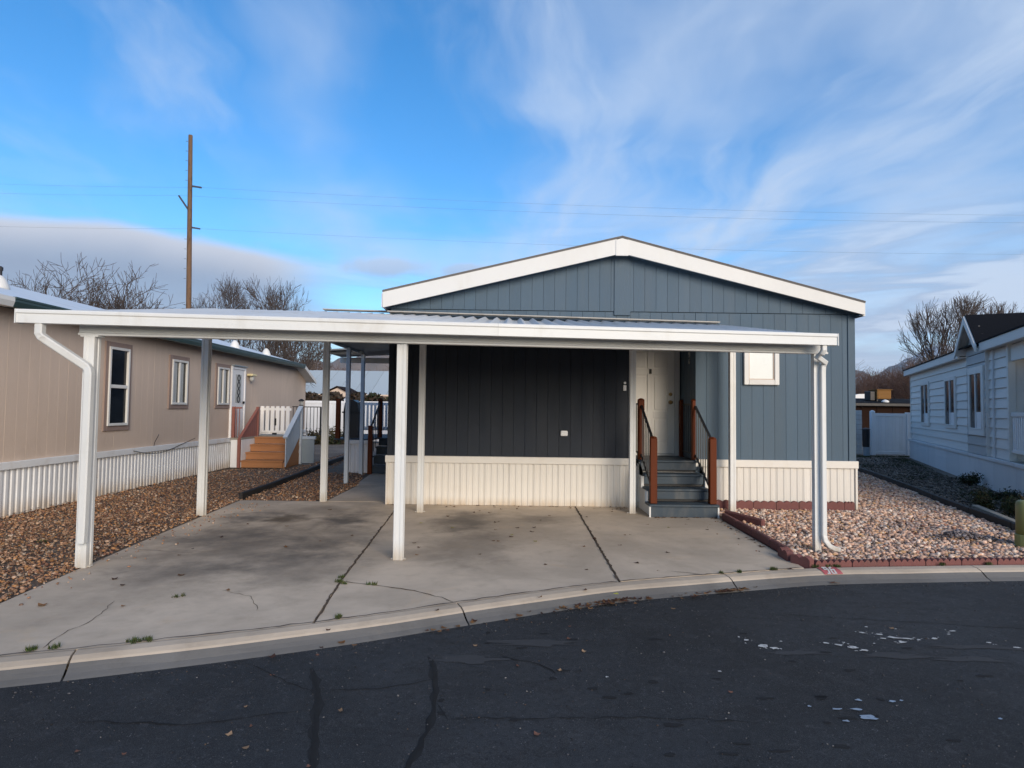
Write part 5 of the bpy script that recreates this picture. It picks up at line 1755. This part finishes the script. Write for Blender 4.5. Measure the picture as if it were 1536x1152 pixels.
# hedge in front of the hall and small shrubs
def leafy(name, cx, cy, rx, ry, rz_, n, size, cols, label=None, cat=None, seed=1, group=None, kind=None, flatn=False, stems=True):
    rg2 = np.random.default_rng(seed)
    root = thing(name, (cx, cy, 0), label, cat, group, kind)
    lob = rg2.normal(0, .45, (max(4, int(9)), 3))
    lob[:, 2] = np.abs(lob[:, 2]) * .9 + .2
    c = lob[rg2.integers(0, len(lob), n)] + rg2.normal(0, .26, (n, 3))
    c[:, 2] = np.clip(c[:, 2], .02, None)
    if name == 'hedge':
        c = rg2.uniform(-1, 1, (n, 3)); c[:, 2] = (c[:, 2] * .5 + .5) * 1.39 * (.93 + .07 * np.sin(c[:, 0] * 9))
    P = np.stack([c[:, 0] * rx, c[:, 1] * ry, c[:, 2] * rz_ * .72], 1)
    a = rg2.normal(0, 1, (n, 3)); a /= np.linalg.norm(a, axis=1, keepdims=True)
    b = rg2.normal(0, 1, (n, 3)); b -= a * (a * b).sum(1, keepdims=True); b /= np.linalg.norm(b, axis=1, keepdims=True)
    s = size * rg2.uniform(.6, 1.3, (n, 1))
    V = np.stack([P - a * s, P + b * s * .45, P + a * s, P - b * s * .45], 1).reshape(-1, 3)
    F = np.arange(4 * n).reshape(-1, 4)
    cc = np.array(cols)[rg2.integers(0, len(cols), n)] * rg2.uniform(.7, 1.25, (n, 1))
    mesh_np('foliage', V, F, 'green_leaf', root, np.repeat(cc, 4, 0))
    if stems:
        sg_ = []
        for i in range(26):
            q = Vector((rg2.normal(0, .35) * rx, rg2.normal(0, .35) * ry, rz_ * rg2.uniform(.4, .95)))
            sg_.append((Vector((q.x * .15, q.y * .15, -.02)), q, .008 + rz_ * .006, .004, 0))
        seg_mesh(sg_, 'stems', 'bark', root, 4)
    return root


DG = [(.020, .036, .012), (.030, .045, .016), (.045, .050, .020), (.028, .026, .012)]
BG = [(.060, .050, .022), (.040, .042, .018), (.085, .060, .026)]
BR = [(.050, .032, .022), (.070, .045, .030), (.038, .030, .020)]
leafy('hedge', -9.6, 32, 1.9, .8, 2.3, 9000, .13, BR, 'brown clipped hedge over the white fence left of the peach shed', 'hedge', 3)
leafy('hedge', -6.4, 33, 2.0, .8, 2.3, 9000, .13, DG + BR, 'dark green and brown hedge over the white fence right of the peach shed', 'hedge', 4)
leafy('shrub', -7.9, 25.6, .75, .5, .75, 1500, .06, BG, 'straggly olive shrub at the foot of the white fence', 'shrub', 5)
leafy('shrub', -7.1, 25.8, .5, .4, .55, 900, .06, DG, 'low dark shrub at the fence foot left of the awning post', 'shrub', 6)
leafy('shrub', 7.80, 10.2, .17, .16, .30, 1700, .020, DG + BG[:1], 'round dark green shrub beside the black edging', 'shrub', 7)
leafy('shrub', 7.52, 8.95, .15, .15, .42, 1500, .02, BG + DG, 'taller bronze-green shrub behind the olive pedestal', 'shrub', 8)
leafy('shrub', 7.75, 9.35, .20, .16, .34, 1600, .022, DG, 'low green shrub between the round shrub and the olive pedestal', 'shrub', 14)
leafy('shrub', 8.95, 11.2, .30, .20, .20, 1500, .022, DG, 'low green clump on the grass by the pale skirting', 'shrub', 15)
leafy('shrub', 10.15, 13.6, .26, .18, .24, 1300, .024, DG, 'low dark shrub against the pale skirting of the right house', 'shrub', 9)
leafy('shrub', 8.35, 9.3, .15, .15, .34, 900, .02, BG, 'bronze shrub by the skirting behind the olive pedestal', 'shrub', 10)
sk = thing('twiggy_shrub', (-7.7, 25.3, 0), 'thin leafless shrub with arching stems before the white fence', 'shrub')
sg_ = []
rg3 = random.Random(4)
for i in range(46):
    p = Vector((-7.7, 25.3, 0))
    d = Vector((rg3.uniform(-.8, .8), rg3.uniform(-.5, .5), 1)).normalized()
    L = rg3.uniform(.5, 1.5)
    for k in range(5):
        d = (d + Vector((rg3.uniform(-.3, .3), rg3.uniform(-.2, .2), -.10))).normalized()
        q = p + d * L / 5
        sg_.append((p, q, .012, .008, 0))
        p = q
seg_mesh(sg_, 'stems', 'bark', sk, 3)

# ------------------------------------------------------------------ utility pole and wires
up = thing('utility_pole', (-20.25, 38, 0), 'tall sunlit wooden utility pole with three stubby arms', 'utility pole')
MB().tube([(-20.10, 38, -.1), (-20.2, 38, 7.5), (-20.35, 38, 14), (-20.455, 38, 18.52)], [.175, .155, .135, .12], 14).build('pole_shaft', 'pole_wood', up, True)
for z in np.arange(3.2, 18.2, .62):
    s = 1 if int(z * 10) % 2 else -1
    x = lerp(-20.1, -20.455, z / 18.5)
    MB().bar((x + s * .10, 37.9, z), (x + s * .22, 37.86, z), .022, .022).build('step_bolt', 'insulator', up)
MB().bar((-20.28, 38, 15.28), (-19.66, 38, 15.19), .10, .09).build('standoff_arm', 'insulator', up)
MB().bar((-20.42, 38, 13.75), (-21.06, 38, 14.66), .10, .09).build('standoff_arm', 'insulator', up)
MB().bar((-20.22, 38, 12.66), (-19.66, 38, 12.57), .10, .08).build('standoff_arm', 'insulator', up)
WL = [('upper', (-19.68, 38, 15.20), (-58, 37.2, 16.3), (62, 41, 15.6)), ('middle', (-21.05, 38, 14.68), (-58, 37.2, 15.6), (62, 41, 15.1)), ('lowest', (-19.66, 38, 12.58), (-58, 37.2, 13.5), (62, 41, 13.0))]
for nm, c_, l_, r_ in WL:
    c_, l_, r_ = Vector(c_), Vector(l_), Vector(r_)
    P = []
    for i in range(25):
        q = l_.lerp(c_, i / 24); P.append(q - Vector((0, 0, .9 * 4 * (i / 24) * (1 - i / 24) * .5)))
    for i in range(1, 41):
        q = c_.lerp(r_, i / 40); P.append(q - Vector((0, 0, 1.6 * 4 * (i / 40) * (1 - i / 40) * .5)))
    tag(MB().tube(P, .005, 4).build('overhead_wire', 'wire'), nm + ' of the three thin overhead wires strung from the utility pole', 'wire', 'overhead wires')

# ------------------------------------------------------------------ mountains
def range_(name, mt_, label, Y, hfun, x0, x1, n, depth):
    rg4 = np.random.default_rng(12)
    m = 14
    xs2 = np.linspace(x0, x1, n)
    V = np.zeros((n, m, 3))
    for i, x in enumerate(xs2):
        h = hfun(x)
        for j in range(m):
            u = j / (m - 1)
            k = math.sin(u * math.pi)
            rid = 1 + .16 * math.sin(x * .011 + j * 1.3) * (1 - k) + .10 * math.sin(x * .031 + j * 2.1) * (1 - k * .6)
            V[i, j] = (x, Y + (u - .5) * depth, -5 + h * (k ** 1.15) * rid)
    idx = np.arange(n * m).reshape(n, m)
    F = np.stack([idx[:-1, :-1], idx[1:, :-1], idx[1:, 1:], idx[:-1, 1:]], -1).reshape(-1, 4)
    return tag(mesh_np(name, V.reshape(-1, 3), F, mt_, None, smooth=True), label, kind='structure')


def hr_(x):
    t_ = x / 6500.
    g_ = lambda c, s_: math.exp(-((t_ - c) / s_) ** 2)
    v = 430 + 290 * g_(.70, .07) + 70 * g_(.53, .03) + 210 * g_(.95, .16) + 100 * g_(.42, .08) + 230 * g_(1.4, .3) + 120 * g_(.1, .2)
    return v + 26 * math.sin(x * .006) + 16 * math.sin(x * .017) + 9 * math.sin(x * .041) - 60


range_('mountain', 'mountain', 'snow streaked blue mountain range far behind the houses on the right', 6500, hr_, 1500, 11000, 380, 2600)


def hl_(x):
    t_ = x / 4200.
    return 250 + 330 * max(0, (t_ + .42)) + 80 * math.exp(-((t_ + .1) / .2) ** 2) + 14 * math.sin(x * .012) + 9 * math.sin(x * .037)


range_('brush_hill', 'bare_mountain', 'bare purple-blue hillside far behind the grey-roofed hall', 4200, hl_, -6500, 900, 300, 1800)

# ------------------------------------------------------------------ edging, pedestal, number plate on the kerb
rd = thing('red_edging', (3.5, 6.6, 0), 'dull red scalloped concrete edging round the stone bed beside the driveway', 'garden edging')
segs_ = [((3.035, 8.90), (3.02, 8.30)), ((3.02, 8.29), (3.005, 7.72)), ((3.005, 7.71), (2.985, 7.14)), ((2.985, 7.13), (2.965, 6.70))]
for p, q in segs_:
    MB().bar((p[0] + .035, p[1], .040), (q[0] + .035, q[1], .040), .065, .105, c=.02).build('edging_log', 'red_edging', rd)
MB().bar((3.13, 9.0, .06), (3.42, 8.34, .04), .07, .12, c=.02).build('edging_log', 'red_edging', rd)
P = [(2.955, 6.69), (2.950, 6.44), (3.03, 6.245), (3.30, 6.268)]
scallop((2.962, 6.69, 0), (2.950, 6.43, 0), 'edging_stone', 2, -.02, .108, rd, .07)
scallop((2.950, 6.42, 0), (3.06, 6.235, 0), 'edging_stone', 2, -.02, .100, rd, .07)
x = 3.07
while x < 9.5:
    x2 = x + .40
    scallop((x + .004, kerb_y(x) + .035, 0), (x2 - .004, kerb_y(x2) + .035, 0), 'edging_stone', 6, -.02, 0.066 + random.uniform(-.006, .006), rd, -.055)
    x = x2
be = thing('black_edging', (7.6, 11, 0), 'black edging strip dividing the stone bed from the right-hand yard', 'garden edging')
EP = [(9.6, 17.6), (9.35, 16.6), (8.7, 14.4), (7.95, 12.0), (7.62, 11.1), (7.15, 9.6), (6.80, 8.36), (6.55, 7.75)]
for (a, b) in zip(EP[:-1], EP[1:]):
    MB().bar((a[0], a[1], .05), (b[0], b[1], .05), .05, .12, c=.012).build('edging_strip', 'black_edging', be)
gbd = MB().bar((7.45, 9.9, .075), (6.83, 8.28, .075), .10, .07, c=.01).build('timber', 'grey_board')
tag(gbd, 'weathered grey timber lying along the black edging behind the pedestal', 'timber')
lbk = thing('left_edging', (-4.6, 12, 0), 'black edging strip running back through the gravel beside the tan house', 'garden edging')
for (a, b) in zip([(-4.46, 10.2), (-4.5, 11.6), (-4.62, 13.4), (-4.8, 15.6)], [(-4.5, 11.6), (-4.62, 13.4), (-4.8, 15.6), (-5.0, 19.5)]):
    MB().bar((a[0], a[1], .045), (b[0], b[1], .045), .06, .13, c=.012).build('edging_strip', 'black_edging', lbk)
pd = thing('utility_pedestal', (6.10, 7.30, 0), 'short olive green utility pedestal at the edge of the stone bed', 'pedestal')
MB().lathe((6.10, 7.30, -.02), [(.118, 0), (.118, .16), (.112, .165)], 20).build('pedestal_base', 'olive', pd, False)
MB().lathe((6.10, 7.30, .150), [(.106, 0), (.104, .33), (.098, .37), (.08, .39), (.01, .40)], 20).build('pedestal_cap', 'olive', pd, True)
# red number patch painted over the kerb face
mm = MB()
vs_ = []
for i in range(9):
    x = lerp(3.045, 3.245, i / 8)
    for t_, z in ((.028, .0090), (.06, .0075), (.10, .0030), (.145, -.0135), (.160, -.0235)):
        nn = kerb_n(x)
        vs_.append((x + nn.x * t_ - .05 * t_, ky(x) + nn.y * t_, z + .003))
mm.add(vs_, [(i * 5 + j, (i + 1) * 5 + j, (i + 1) * 5 + j + 1, i * 5 + j + 1) for i in range(8) for j in range(4)])
mm.build('number_patch', 'red_paint', kerb)


def dig(strokes, x0, w_, name):
    m = MB()
    for (u0, v0), (u1, v1) in strokes:
        P = []
        for (u, v) in ((u0, v0), (u1, v1)):
            X = x0 + u * w_
            t_ = lerp(.158, .042, v)
            z = np.interp(t_, [.03, .10, .155, .185], [.0065, .000, -.021, -.046]) + .0110
            P.append(Vector((X - .05 * t_, ky(X) - t_, z)))
        d = (P[1] - P[0]).normalized()
        s = d.cross(Vector((0, -.35, 1))).normalized() * .0085
        m.add([P[0] - s - d * .008, P[0] + s - d * .008, P[1] + s + d * .008, P[1] - s + d * .008], [(0, 1, 2, 3)])
    m.build(name, 'white_paint', kerb)


NINE = [((.9, .55), (.1, .55)), ((.1, .55), (.1, 1)), ((.1, 1), (.9, 1)), ((.9, 1), (.9, .5)), ((.9, .5), (.75, 0)), ((.75, .02), (.3, .0))]
SIX = [((.8, 1), (.3, .85)), ((.3, .85), (.1, .45)), ((.1, .45), (.1, 0)), ((.1, 0), (.9, 0)), ((.9, 0), (.9, .48)), ((.9, .48), (.1, .48))]
dig(NINE, 3.098, .042, 'painted_digit')
dig(SIX, 3.158, .042, 'painted_digit')


# ------------------------------------------------------------------ loose stone, gravel, fallen leaves
def inside(P, poly):
    x, y = P[:, 0], P[:, 1]
    r = np.zeros(len(P), bool)
    j = len(poly) - 1
    for i in range(len(poly)):
        xi, yi = poly[i]; xj, yj = poly[j]
        c = ((yi > y) != (yj > y)) & (x < (xj - xi) * (y - yi) / (yj - yi + 1e-12) + xi)
        r ^= c
        j = i
    return r


def sample(poly, n, dens=None):
    p = np.array(poly)
    lo, hi = p.min(0), p.max(0)
    out = np.zeros((0, 2))
    while len(out) < n:
        q = rng.uniform(lo, hi, (n * 2, 2))
        q = q[inside(q, poly)]
        if dens is not None: q = q[rng.uniform(0, 1, len(q)) < dens(q)]
        out = np.concatenate([out, q])
    return out[:n]


t5 = (1 + 5 ** .5) / 2
ICO_V = np.array([(-1, t5, 0), (1, t5, 0), (-1, -t5, 0), (1, -t5, 0), (0, -1, t5), (0, 1, t5), (0, -1, -t5), (0, 1, -t5), (t5, 0, -1), (t5, 0, 1), (-t5, 0, -1), (-t5, 0, 1)]) / math.sqrt(1 + t5 * t5)
ICO_F = np.array([(0, 11, 5), (0, 5, 1), (0, 1, 7), (0, 7, 10), (0, 10, 11), (1, 5, 9), (5, 11, 4), (11, 10, 2), (10, 7, 6), (7, 1, 8), (3, 9, 4), (3, 4, 2), (3, 2, 6), (3, 6, 8), (3, 8, 9), (4, 9, 5), (2, 4, 11), (6, 2, 10), (8, 6, 7), (9, 8, 1)])


def stones(name, XY, size, cols, wts, label, zoff=0.0, squash=.6, zf=None):
    n = len(XY)
    S = size[:, None] * np.stack([rng.uniform(.7, 1.35, n), rng.uniform(.6, 1.1, n), rng.uniform(.45, .8, n) * squash / .6], 1)
    V = ICO_V[None] * (1 + rng.uniform(-.22, .22, (n, 12, 1))) * S[:, None, :]
    a = rng.uniform(0, 2 * math.pi, n)
    tl = rng.normal(0, .35, n)
    ca, sa, ct, st_ = np.cos(a)[:, None], np.sin(a)[:, None], np.cos(tl)[:, None], np.sin(tl)[:, None]
    x, y, z = V[..., 0], V[..., 1], V[..., 2]
    y, z = y * ct - z * st_, y * st_ + z * ct
    x, y = x * ca - y * sa, x * sa + y * ca
    zz = zoff + (zf(XY) if zf is not None else 0) + rng.uniform(-.3, .75, n) * size
    P = np.stack([x + XY[:, 0:1], y + XY[:, 1:2], z + zz[:, None]], -1).reshape(-1, 3)
    F = (ICO_F[None] + (np.arange(n) * 12)[:, None, None]).reshape(-1, 3)
    c = np.array(cols)[rng.choice(len(cols), n, p=np.array(wts) / sum(wts))] * rng.uniform(.75, 1.2, (n, 1))
    return tag(mesh_np(name, P, F, 'stone', None, np.repeat(c, 12, 0)), label, kind='stuff')


SC = [(.64, .43, .32), (.68, .52, .41), (.52, .33, .24), (.54, .33, .18), (.38, .29, .26), (.66, .56, .48), (.34, .17, .12), (.20, .15, .14), (.60, .37, .25)]
SWT = [3.4, 2.6, 1.8, 1.4, 1.0, 1.4, 1.0, .8, 2.4]
bed = [(3.04, 6.30), (5.4, 6.50), (8.6, 6.72), (7.6, 7.2), (6.50, 7.75), (6.75, 8.36), (7.1, 9.6), (7.57, 11.1), (7.9, 12.0), (8.65, 14.4), (9.3, 16.6), (5.56, 16.6), (5.56, 9.88), (5.47, 9.78), (3.14, 9.78), (3.10, 8.9)]
Q = sample(bed, 36000, lambda q: np.clip(1.5 - (q[:, 1] - 6) / 9, .35, 1))
stones('stone_bed', Q, np.where(rng.uniform(0, 1, len(Q)) < .62, rng.uniform(.007, .018, len(Q)), rng.uniform(.018, .034, len(Q))), SC, SWT, 'mixed tan and pink river stones filling the bed on the right', .0)
Q = Q[rng.uniform(0, 1, len(Q)) < .16]
yard = [(-3.78, 3.9), (-3.97, 4.9), (-4.18, 6.8), (-4.33, 8.6), (-4.46, 10.13), (-3.05, 10.14), (-3.05, 12.3), (-3.4, 14.5), (-4.4, 14.5), (-5.0, 20.5), (-5.5, 20.5), (-5.5, 15.4), (-6.95, 15.0), (-6.84, 8), (-6.76, 5.0), (-6.7, 2.95)]
Q = sample(yard, 30000, lambda q: np.clip(1.6 - (q[:, 1] - 4) / 8, .25, 1))
YC = [(.38, .225, .14), (.44, .295, .20), (.28, .155, .095), (.42, .21, .09), (.16, .10, .072), (.48, .37, .28), (.22, .11, .07)]
stones('gravel', Q, np.where(rng.uniform(0, 1, len(Q)) < .8, rng.uniform(.005, .013, len(Q)), rng.uniform(.013, .024, len(Q))), YC, [2.5, 2, 2.2, 2, 1.6, 1.2, 1.5], 'brown gravel covering the yard between the tan house and driveway', .0)
# right-hand yard: small grey gravel
ry_ = [(6.9, 8.3), (7.25, 9.6), (7.72, 11.1), (8.1, 12.0), (8.8, 14.4), (9.4, 16.6), (10.2, 20), (13.4, 22), (10.6, 14.4), (9.2, 11.2), (8.4, 9.2), (7.6, 8.2)]
Q = sample(ry_, 4500, lambda q: np.clip(1.5 - (q[:, 1] - 7) / 10, .3, 1))
stones('grey_gravel', Q, rng.uniform(.012, .032, len(Q)), [(.15, .125, .10), (.21, .175, .145), (.09, .078, .068), (.26, .22, .19)], [2, 2, 2, 1], 'grey brown gravel in the yard of the pale blue house', .0)
# low patch of dark chippings by the pedestal
Q = np.stack([rng.normal(5.6, .17, 240), rng.normal(7.62, .055, 240)], 1)
stones('dark_chippings', Q, rng.uniform(.012, .026, 240), [(.10, .085, .09), (.16, .14, .145), (.22, .20, .21)], [2, 2, 1], 'small heap of dark grey chippings beside the pedestal', .03, zf=lambda q: .07 * np.exp(-((q[:, 0] - 5.55) / .25) ** 2 - ((q[:, 1] - 7.62) / .12) ** 2))


def leaf_mesh(n, XY, size, Z, cols):
    """curled five-point leaves, all in one array"""
    ang = np.array([90, 140, 200, 270, 340, 40]) * math.pi / 180
    rad = np.array([1.0, .62, .85, .45, .85, .62])
    base = np.stack([np.cos(ang) * rad, np.sin(ang) * rad, np.array([.25, .05, .22, .0, .20, .06])], 1)
    base = np.concatenate([[[0, 0, .02]], base])
    a = rng.uniform(0, 2 * math.pi, n)
    V = base[None] * size[:, None, None]
    V = V * np.stack([np.ones(n), rng.uniform(.6, 1.1, n), rng.uniform(.3, 1.8, n)], 1)[:, None, :]
    x = V[..., 0] * np.cos(a)[:, None] - V[..., 1] * np.sin(a)[:, None] + XY[:, 0:1]
    y = V[..., 0] * np.sin(a)[:, None] + V[..., 1] * np.cos(a)[:, None] + XY[:, 1:2]
    z = V[..., 2] + Z[:, None]
    P = np.stack([x, y, z], -1).reshape(-1, 3)
    f = np.array([(0, 1, 2), (0, 2, 3), (0, 3, 4), (0, 4, 5), (0, 5, 6), (0, 6, 1)])
    F = (f[None] + (np.arange(n) * 7)[:, None, None]).reshape(-1, 3)
    c = np.array(cols)[rng.integers(0, len(cols), n)] * rng.uniform(.7, 1.25, (n, 1))
    return P, F, np.repeat(c, 7, 0)


LC = [(.10, .040, .020), (.065, .028, .018), (.15, .068, .026), (.045, .022, .017), (.19, .095, .038)]
# litter on the left gravel
Q = sample(yard, 5600, lambda q: np.clip(1.4 - (q[:, 1] - 4) / 10, .25, 1))
P, F, c = leaf_mesh(len(Q), Q, rng.uniform(.014, .034, len(Q)), rng.uniform(.012, .04, len(Q)), [tuple(v * 1.7 for v in c_) for c_ in LC] + [(.40, .29, .17), (.36, .20, .09)])
tag(mesh_np('leaf_litter', P, F, 'leaf', None, c), 'dry brown leaf litter scattered over the left gravel', kind='stuff')
# drifts along the kerb and the foot of the walls
dr_ = []
for (x, n, sx, t0, t1) in ((.92, 95, .16, .17, .33), (.55, 26, .18, .2, .36), (2.02, 70, .10, .17, .30), (3.1, 10, .05, .18, .28), (-.2, 14, .3, .2, .4), (-.95, 5, .3, .2, .4), (1.4, 12, .3, .2, .4)):
    xx = rng.normal(x, sx, n)
    for q in xx: dr_.append((q, kerb_y(q) - rng.uniform(t0, t1), -.072))
for x in rng.uniform(-1.9, 1.9, 30): dr_.append((x, rng.uniform(9.66, 9.88), .003))
for x in rng.normal(1.75, .12, 16): dr_.append((x, rng.uniform(9.6, 9.88), .003))
for x in rng.uniform(2.0, 3.0, 26): dr_.append((x, rng.uniform(8.90, 8.98), .004))
for y in rng.uniform(6.4, 8.9, 20): dr_.append((2.93 + rng.uniform(-.06, .0) + (y - 6.4) * .02, y, .004))
D_ = np.array(dr_)
P, F, c = leaf_mesh(len(D_), D_[:, :2], rng.uniform(.016, .040, len(D_)), D_[:, 2], LC)
tag(mesh_np('leaf_drift', P, F, 'leaf', None, c), 'drifts of dead brown leaves along the kerb and walls', kind='stuff')
# separate leaves that can be picked out on the driveway and the road
lv = []
YL = [(.36, .34, .06), (.30, .33, .07)]
for i in range(46):
    x, y = rng.uniform(-1.3, 2.8), rng.uniform(6.0, 9.6)
    lv.append((x, y, .002, None))
for i in range(13): lv.append((rng.uniform(-3.6, -1.8), rng.uniform(4.6, 9.3), .002, None))
for (x, y) in ((-2.95, 4.75), (-2.35, 5.2), (-3.3, 5.3), (.65, 5.33), (-.55, 4.75), (-1.25, 4.30), (.25, 5.1)): lv.append((x, y, .006, None))
for i in range(22):
    x = rng.uniform(-2.2, 3.6)
    y = rng.uniform(2.75, kerb_y(x) - .4)
    lv.append((x, y, road_z(x, y) + .002, (.30, .19, .11) if i % 2 else (.16, .075, .05)))
for (x, y) in ((.9, 5.24), (-.75, 8.0), (.02, 7.6), (.30, 7.25), (-1.2, 8.3), (2.1, 8.2)): lv.append((x, y, .002, YL[0]))
for (x, y, z, cc) in lv:
    s = rng.uniform(.022, .044) * (.62 if y < kerb_y(x) - .35 else 1)
    P, F, c = leaf_mesh(1, np.array([[0., 0.]]), np.array([s]), np.array([0.0]), [cc] if cc else LC)
    o = mesh_np('fallen_leaf', P, F, 'leaf', None, c)
    o.location = (x, y, z + .001)
    yel = cc is not None and cc == YL[0]
    onroad = y < kerb_y(x) - .35
    tag(o, 'yellow leaf lying on the pale driveway concrete' if yel else 'dead leaf lying loose on the dark asphalt' if onroad else 'dead brown leaf lying loose on the driveway concrete', 'leaf',
        'yellow leaves on the driveway' if yel else 'leaves on the road' if onroad else 'brown leaves on the driveway')


# weeds in the joints, grass in the right-hand yard
def tuft(name, XY, n_each, h, spread, cols, label, z=0.0):
    XY = np.repeat(np.array(XY), n_each, 0)
    n = len(XY)
    base = XY + rng.normal(0, spread, (n, 2))
    a = rng.uniform(0, 2 * math.pi, n)
    hh = rng.uniform(.4, 1.0, n) * h
    lean = rng.uniform(.2, .9, n) * hh
    w_ = rng.uniform(.002, .0045, n)
    dx_, dy_ = np.cos(a), np.sin(a)
    z0 = np.full(n, z)
    V = np.stack([np.stack([base[:, 0] - dy_ * w_, base[:, 1] + dx_ * w_, z0], 1), np.stack([base[:, 0] + dy_ * w_, base[:, 1] - dx_ * w_, z0], 1),
                  np.stack([base[:, 0] + dx_ * lean, base[:, 1] + dy_ * lean, z0 + hh], 1)], 1).reshape(-1, 3)
    F = np.arange(3 * n).reshape(-1, 3)
    c = np.array(cols)[rng.integers(0, len(cols), n)] * rng.uniform(.7, 1.2, (n, 1))
    return tag(mesh_np(name, V, F, 'green_leaf', None, np.repeat(c, 3, 0)), label, kind='stuff')


GC = [(.045, .075, .018), (.065, .095, .025), (.035, .055, .015), (.10, .10, .035)]
W = []
for (x, y, n) in ((-3.0, 3.90, 5), (-2.84, 3.94, 3), (-2.45, 4.06, 6), (-2.38, 4.08, 5), (-1.25, 4.56, 5), (-1.50, 5.48, 5), (-1.46, 5.43, 3), (-1.2, 5.41, 4), (2.22, 5.97, 4), (2.03, 5.93, 3), (2.58, 6.09, 7), (-1.53, 5.62, 3),
                  (3.09, 6.24, 8), (3.20, 6.26, 9), (3.28, 6.25, 6), (3.05, 6.22, 4), (4.45, 6.36, 6), (4.95, 6.40, 5), (3.45, 6.84, 7), (3.4, 6.9, 5), (-2.65, 5.0, 3), (-5.2, 6.9, 7)):
    for k in range(n): W.append((x + rng.normal(0, .02), y + rng.normal(0, .012)))
tuft('weeds', W, 20, .035, .009, GC, 'small green weeds growing in the driveway and kerb joints', .004)
Wg = sample([(8.0, 10.3), (8.6, 10.9), (9.4, 12.4), (9.2, 12.6), (8.3, 11.4)], 260)
Wg = np.concatenate([Wg, sample([(9.4, 12.4), (12.4, 18.5), (13.9, 21.6), (13.2, 21.8), (11.6, 18.6), (9.2, 12.9)], 360), sample([(10.0, 17.5), (11.3, 17.8), (11.6, 18.8), (10.4, 18.8)], 120), sample([(9.3, 14.6), (10.1, 14.7), (10.3, 15.3), (9.5, 15.3)], 100), sample([(11.5, 21.6), (14.4, 22.2), (14.6, 22.8), (11.5, 22.7)], 200)])
tuft('grass', Wg, 22, .055, .05, [(.022, .040, .012), (.035, .060, .016), (.045, .050, .020), (.030, .028, .014)], 'patchy dark green grass in the right-hand yard', -.02)


# ------------------------------------------------------------------ the air: an even thin haze that turns the far slopes blue
hz_m = bpy.data.materials.new('thin_haze')
hz_m.use_nodes = True
hq = NT(hz_m.node_tree)
ho = hq.n('ShaderNodeOutputMaterial')
pv = hq.n('ShaderNodeVolumePrincipled')
pv.inputs['Color'].default_value = (0.80, 0.88, 1.0, 1)
pv.inputs['Density'].default_value = HAZE
pv.inputs['Anisotropy'].default_value = 0.0
hq.t.links.new(pv.outputs[0], ho.inputs['Volume'])
hz = MB().box(-12300, 12300, -12300, 12300, -1.2, 1100).build('haze', hz_m)
tag(hz, 'thin blue haze filling the air out to the mountains', kind='stuff')

# loose grit lying on the asphalt
Q = np.stack([rng.uniform(-4.5, 5.5, 5500), rng.uniform(2.2, 6.0, 5500)], 1)
lim = np.array([kerb_y(x) for x in Q[:, 0]]) - .31
Q = Q[Q[:, 1] < lim]
edge_ = rng.uniform(0, 1, len(Q)) < .25
Q[edge_, 1] = np.array([kerb_y(x) for x in Q[edge_, 0]]) - .30 - np.abs(rng.normal(0, .12, edge_.sum()))
stones('road_grit', Q, rng.uniform(.0016, .0052, len(Q)) * np.where(rng.uniform(0, 1, len(Q)) < .06, 1.7, 1), [(.07, .07, .075), (.045, .045, .05), (.13, .128, .125), (.02, .02, .022), (.08, .055, .04)], [3, 3, 1.2, 2, .8], 'fine grit and chippings lying loose on the asphalt',
       zf=lambda q: np.array([road_z(x, y) for x, y in q]) + .001)
# stones that have strayed from the beds
Q = np.concatenate([np.stack([rng.uniform(-4.3, -3.6, 60), rng.uniform(4.6, 9.8, 60)], 1), np.stack([rng.normal(-4.05, .12, 160), rng.uniform(4.4, 9.8, 160)], 1), np.stack([rng.uniform(2.6, 2.95, 14), rng.uniform(6.5, 8.8, 14)], 1)])
stones('stray_gravel', Q, rng.uniform(.006, .014, len(Q)), YC, [2.5, 2, 2.2, 2, 1.6, 1.2, 1.5], 'stray gravel scattered along the driveway edges', .006)
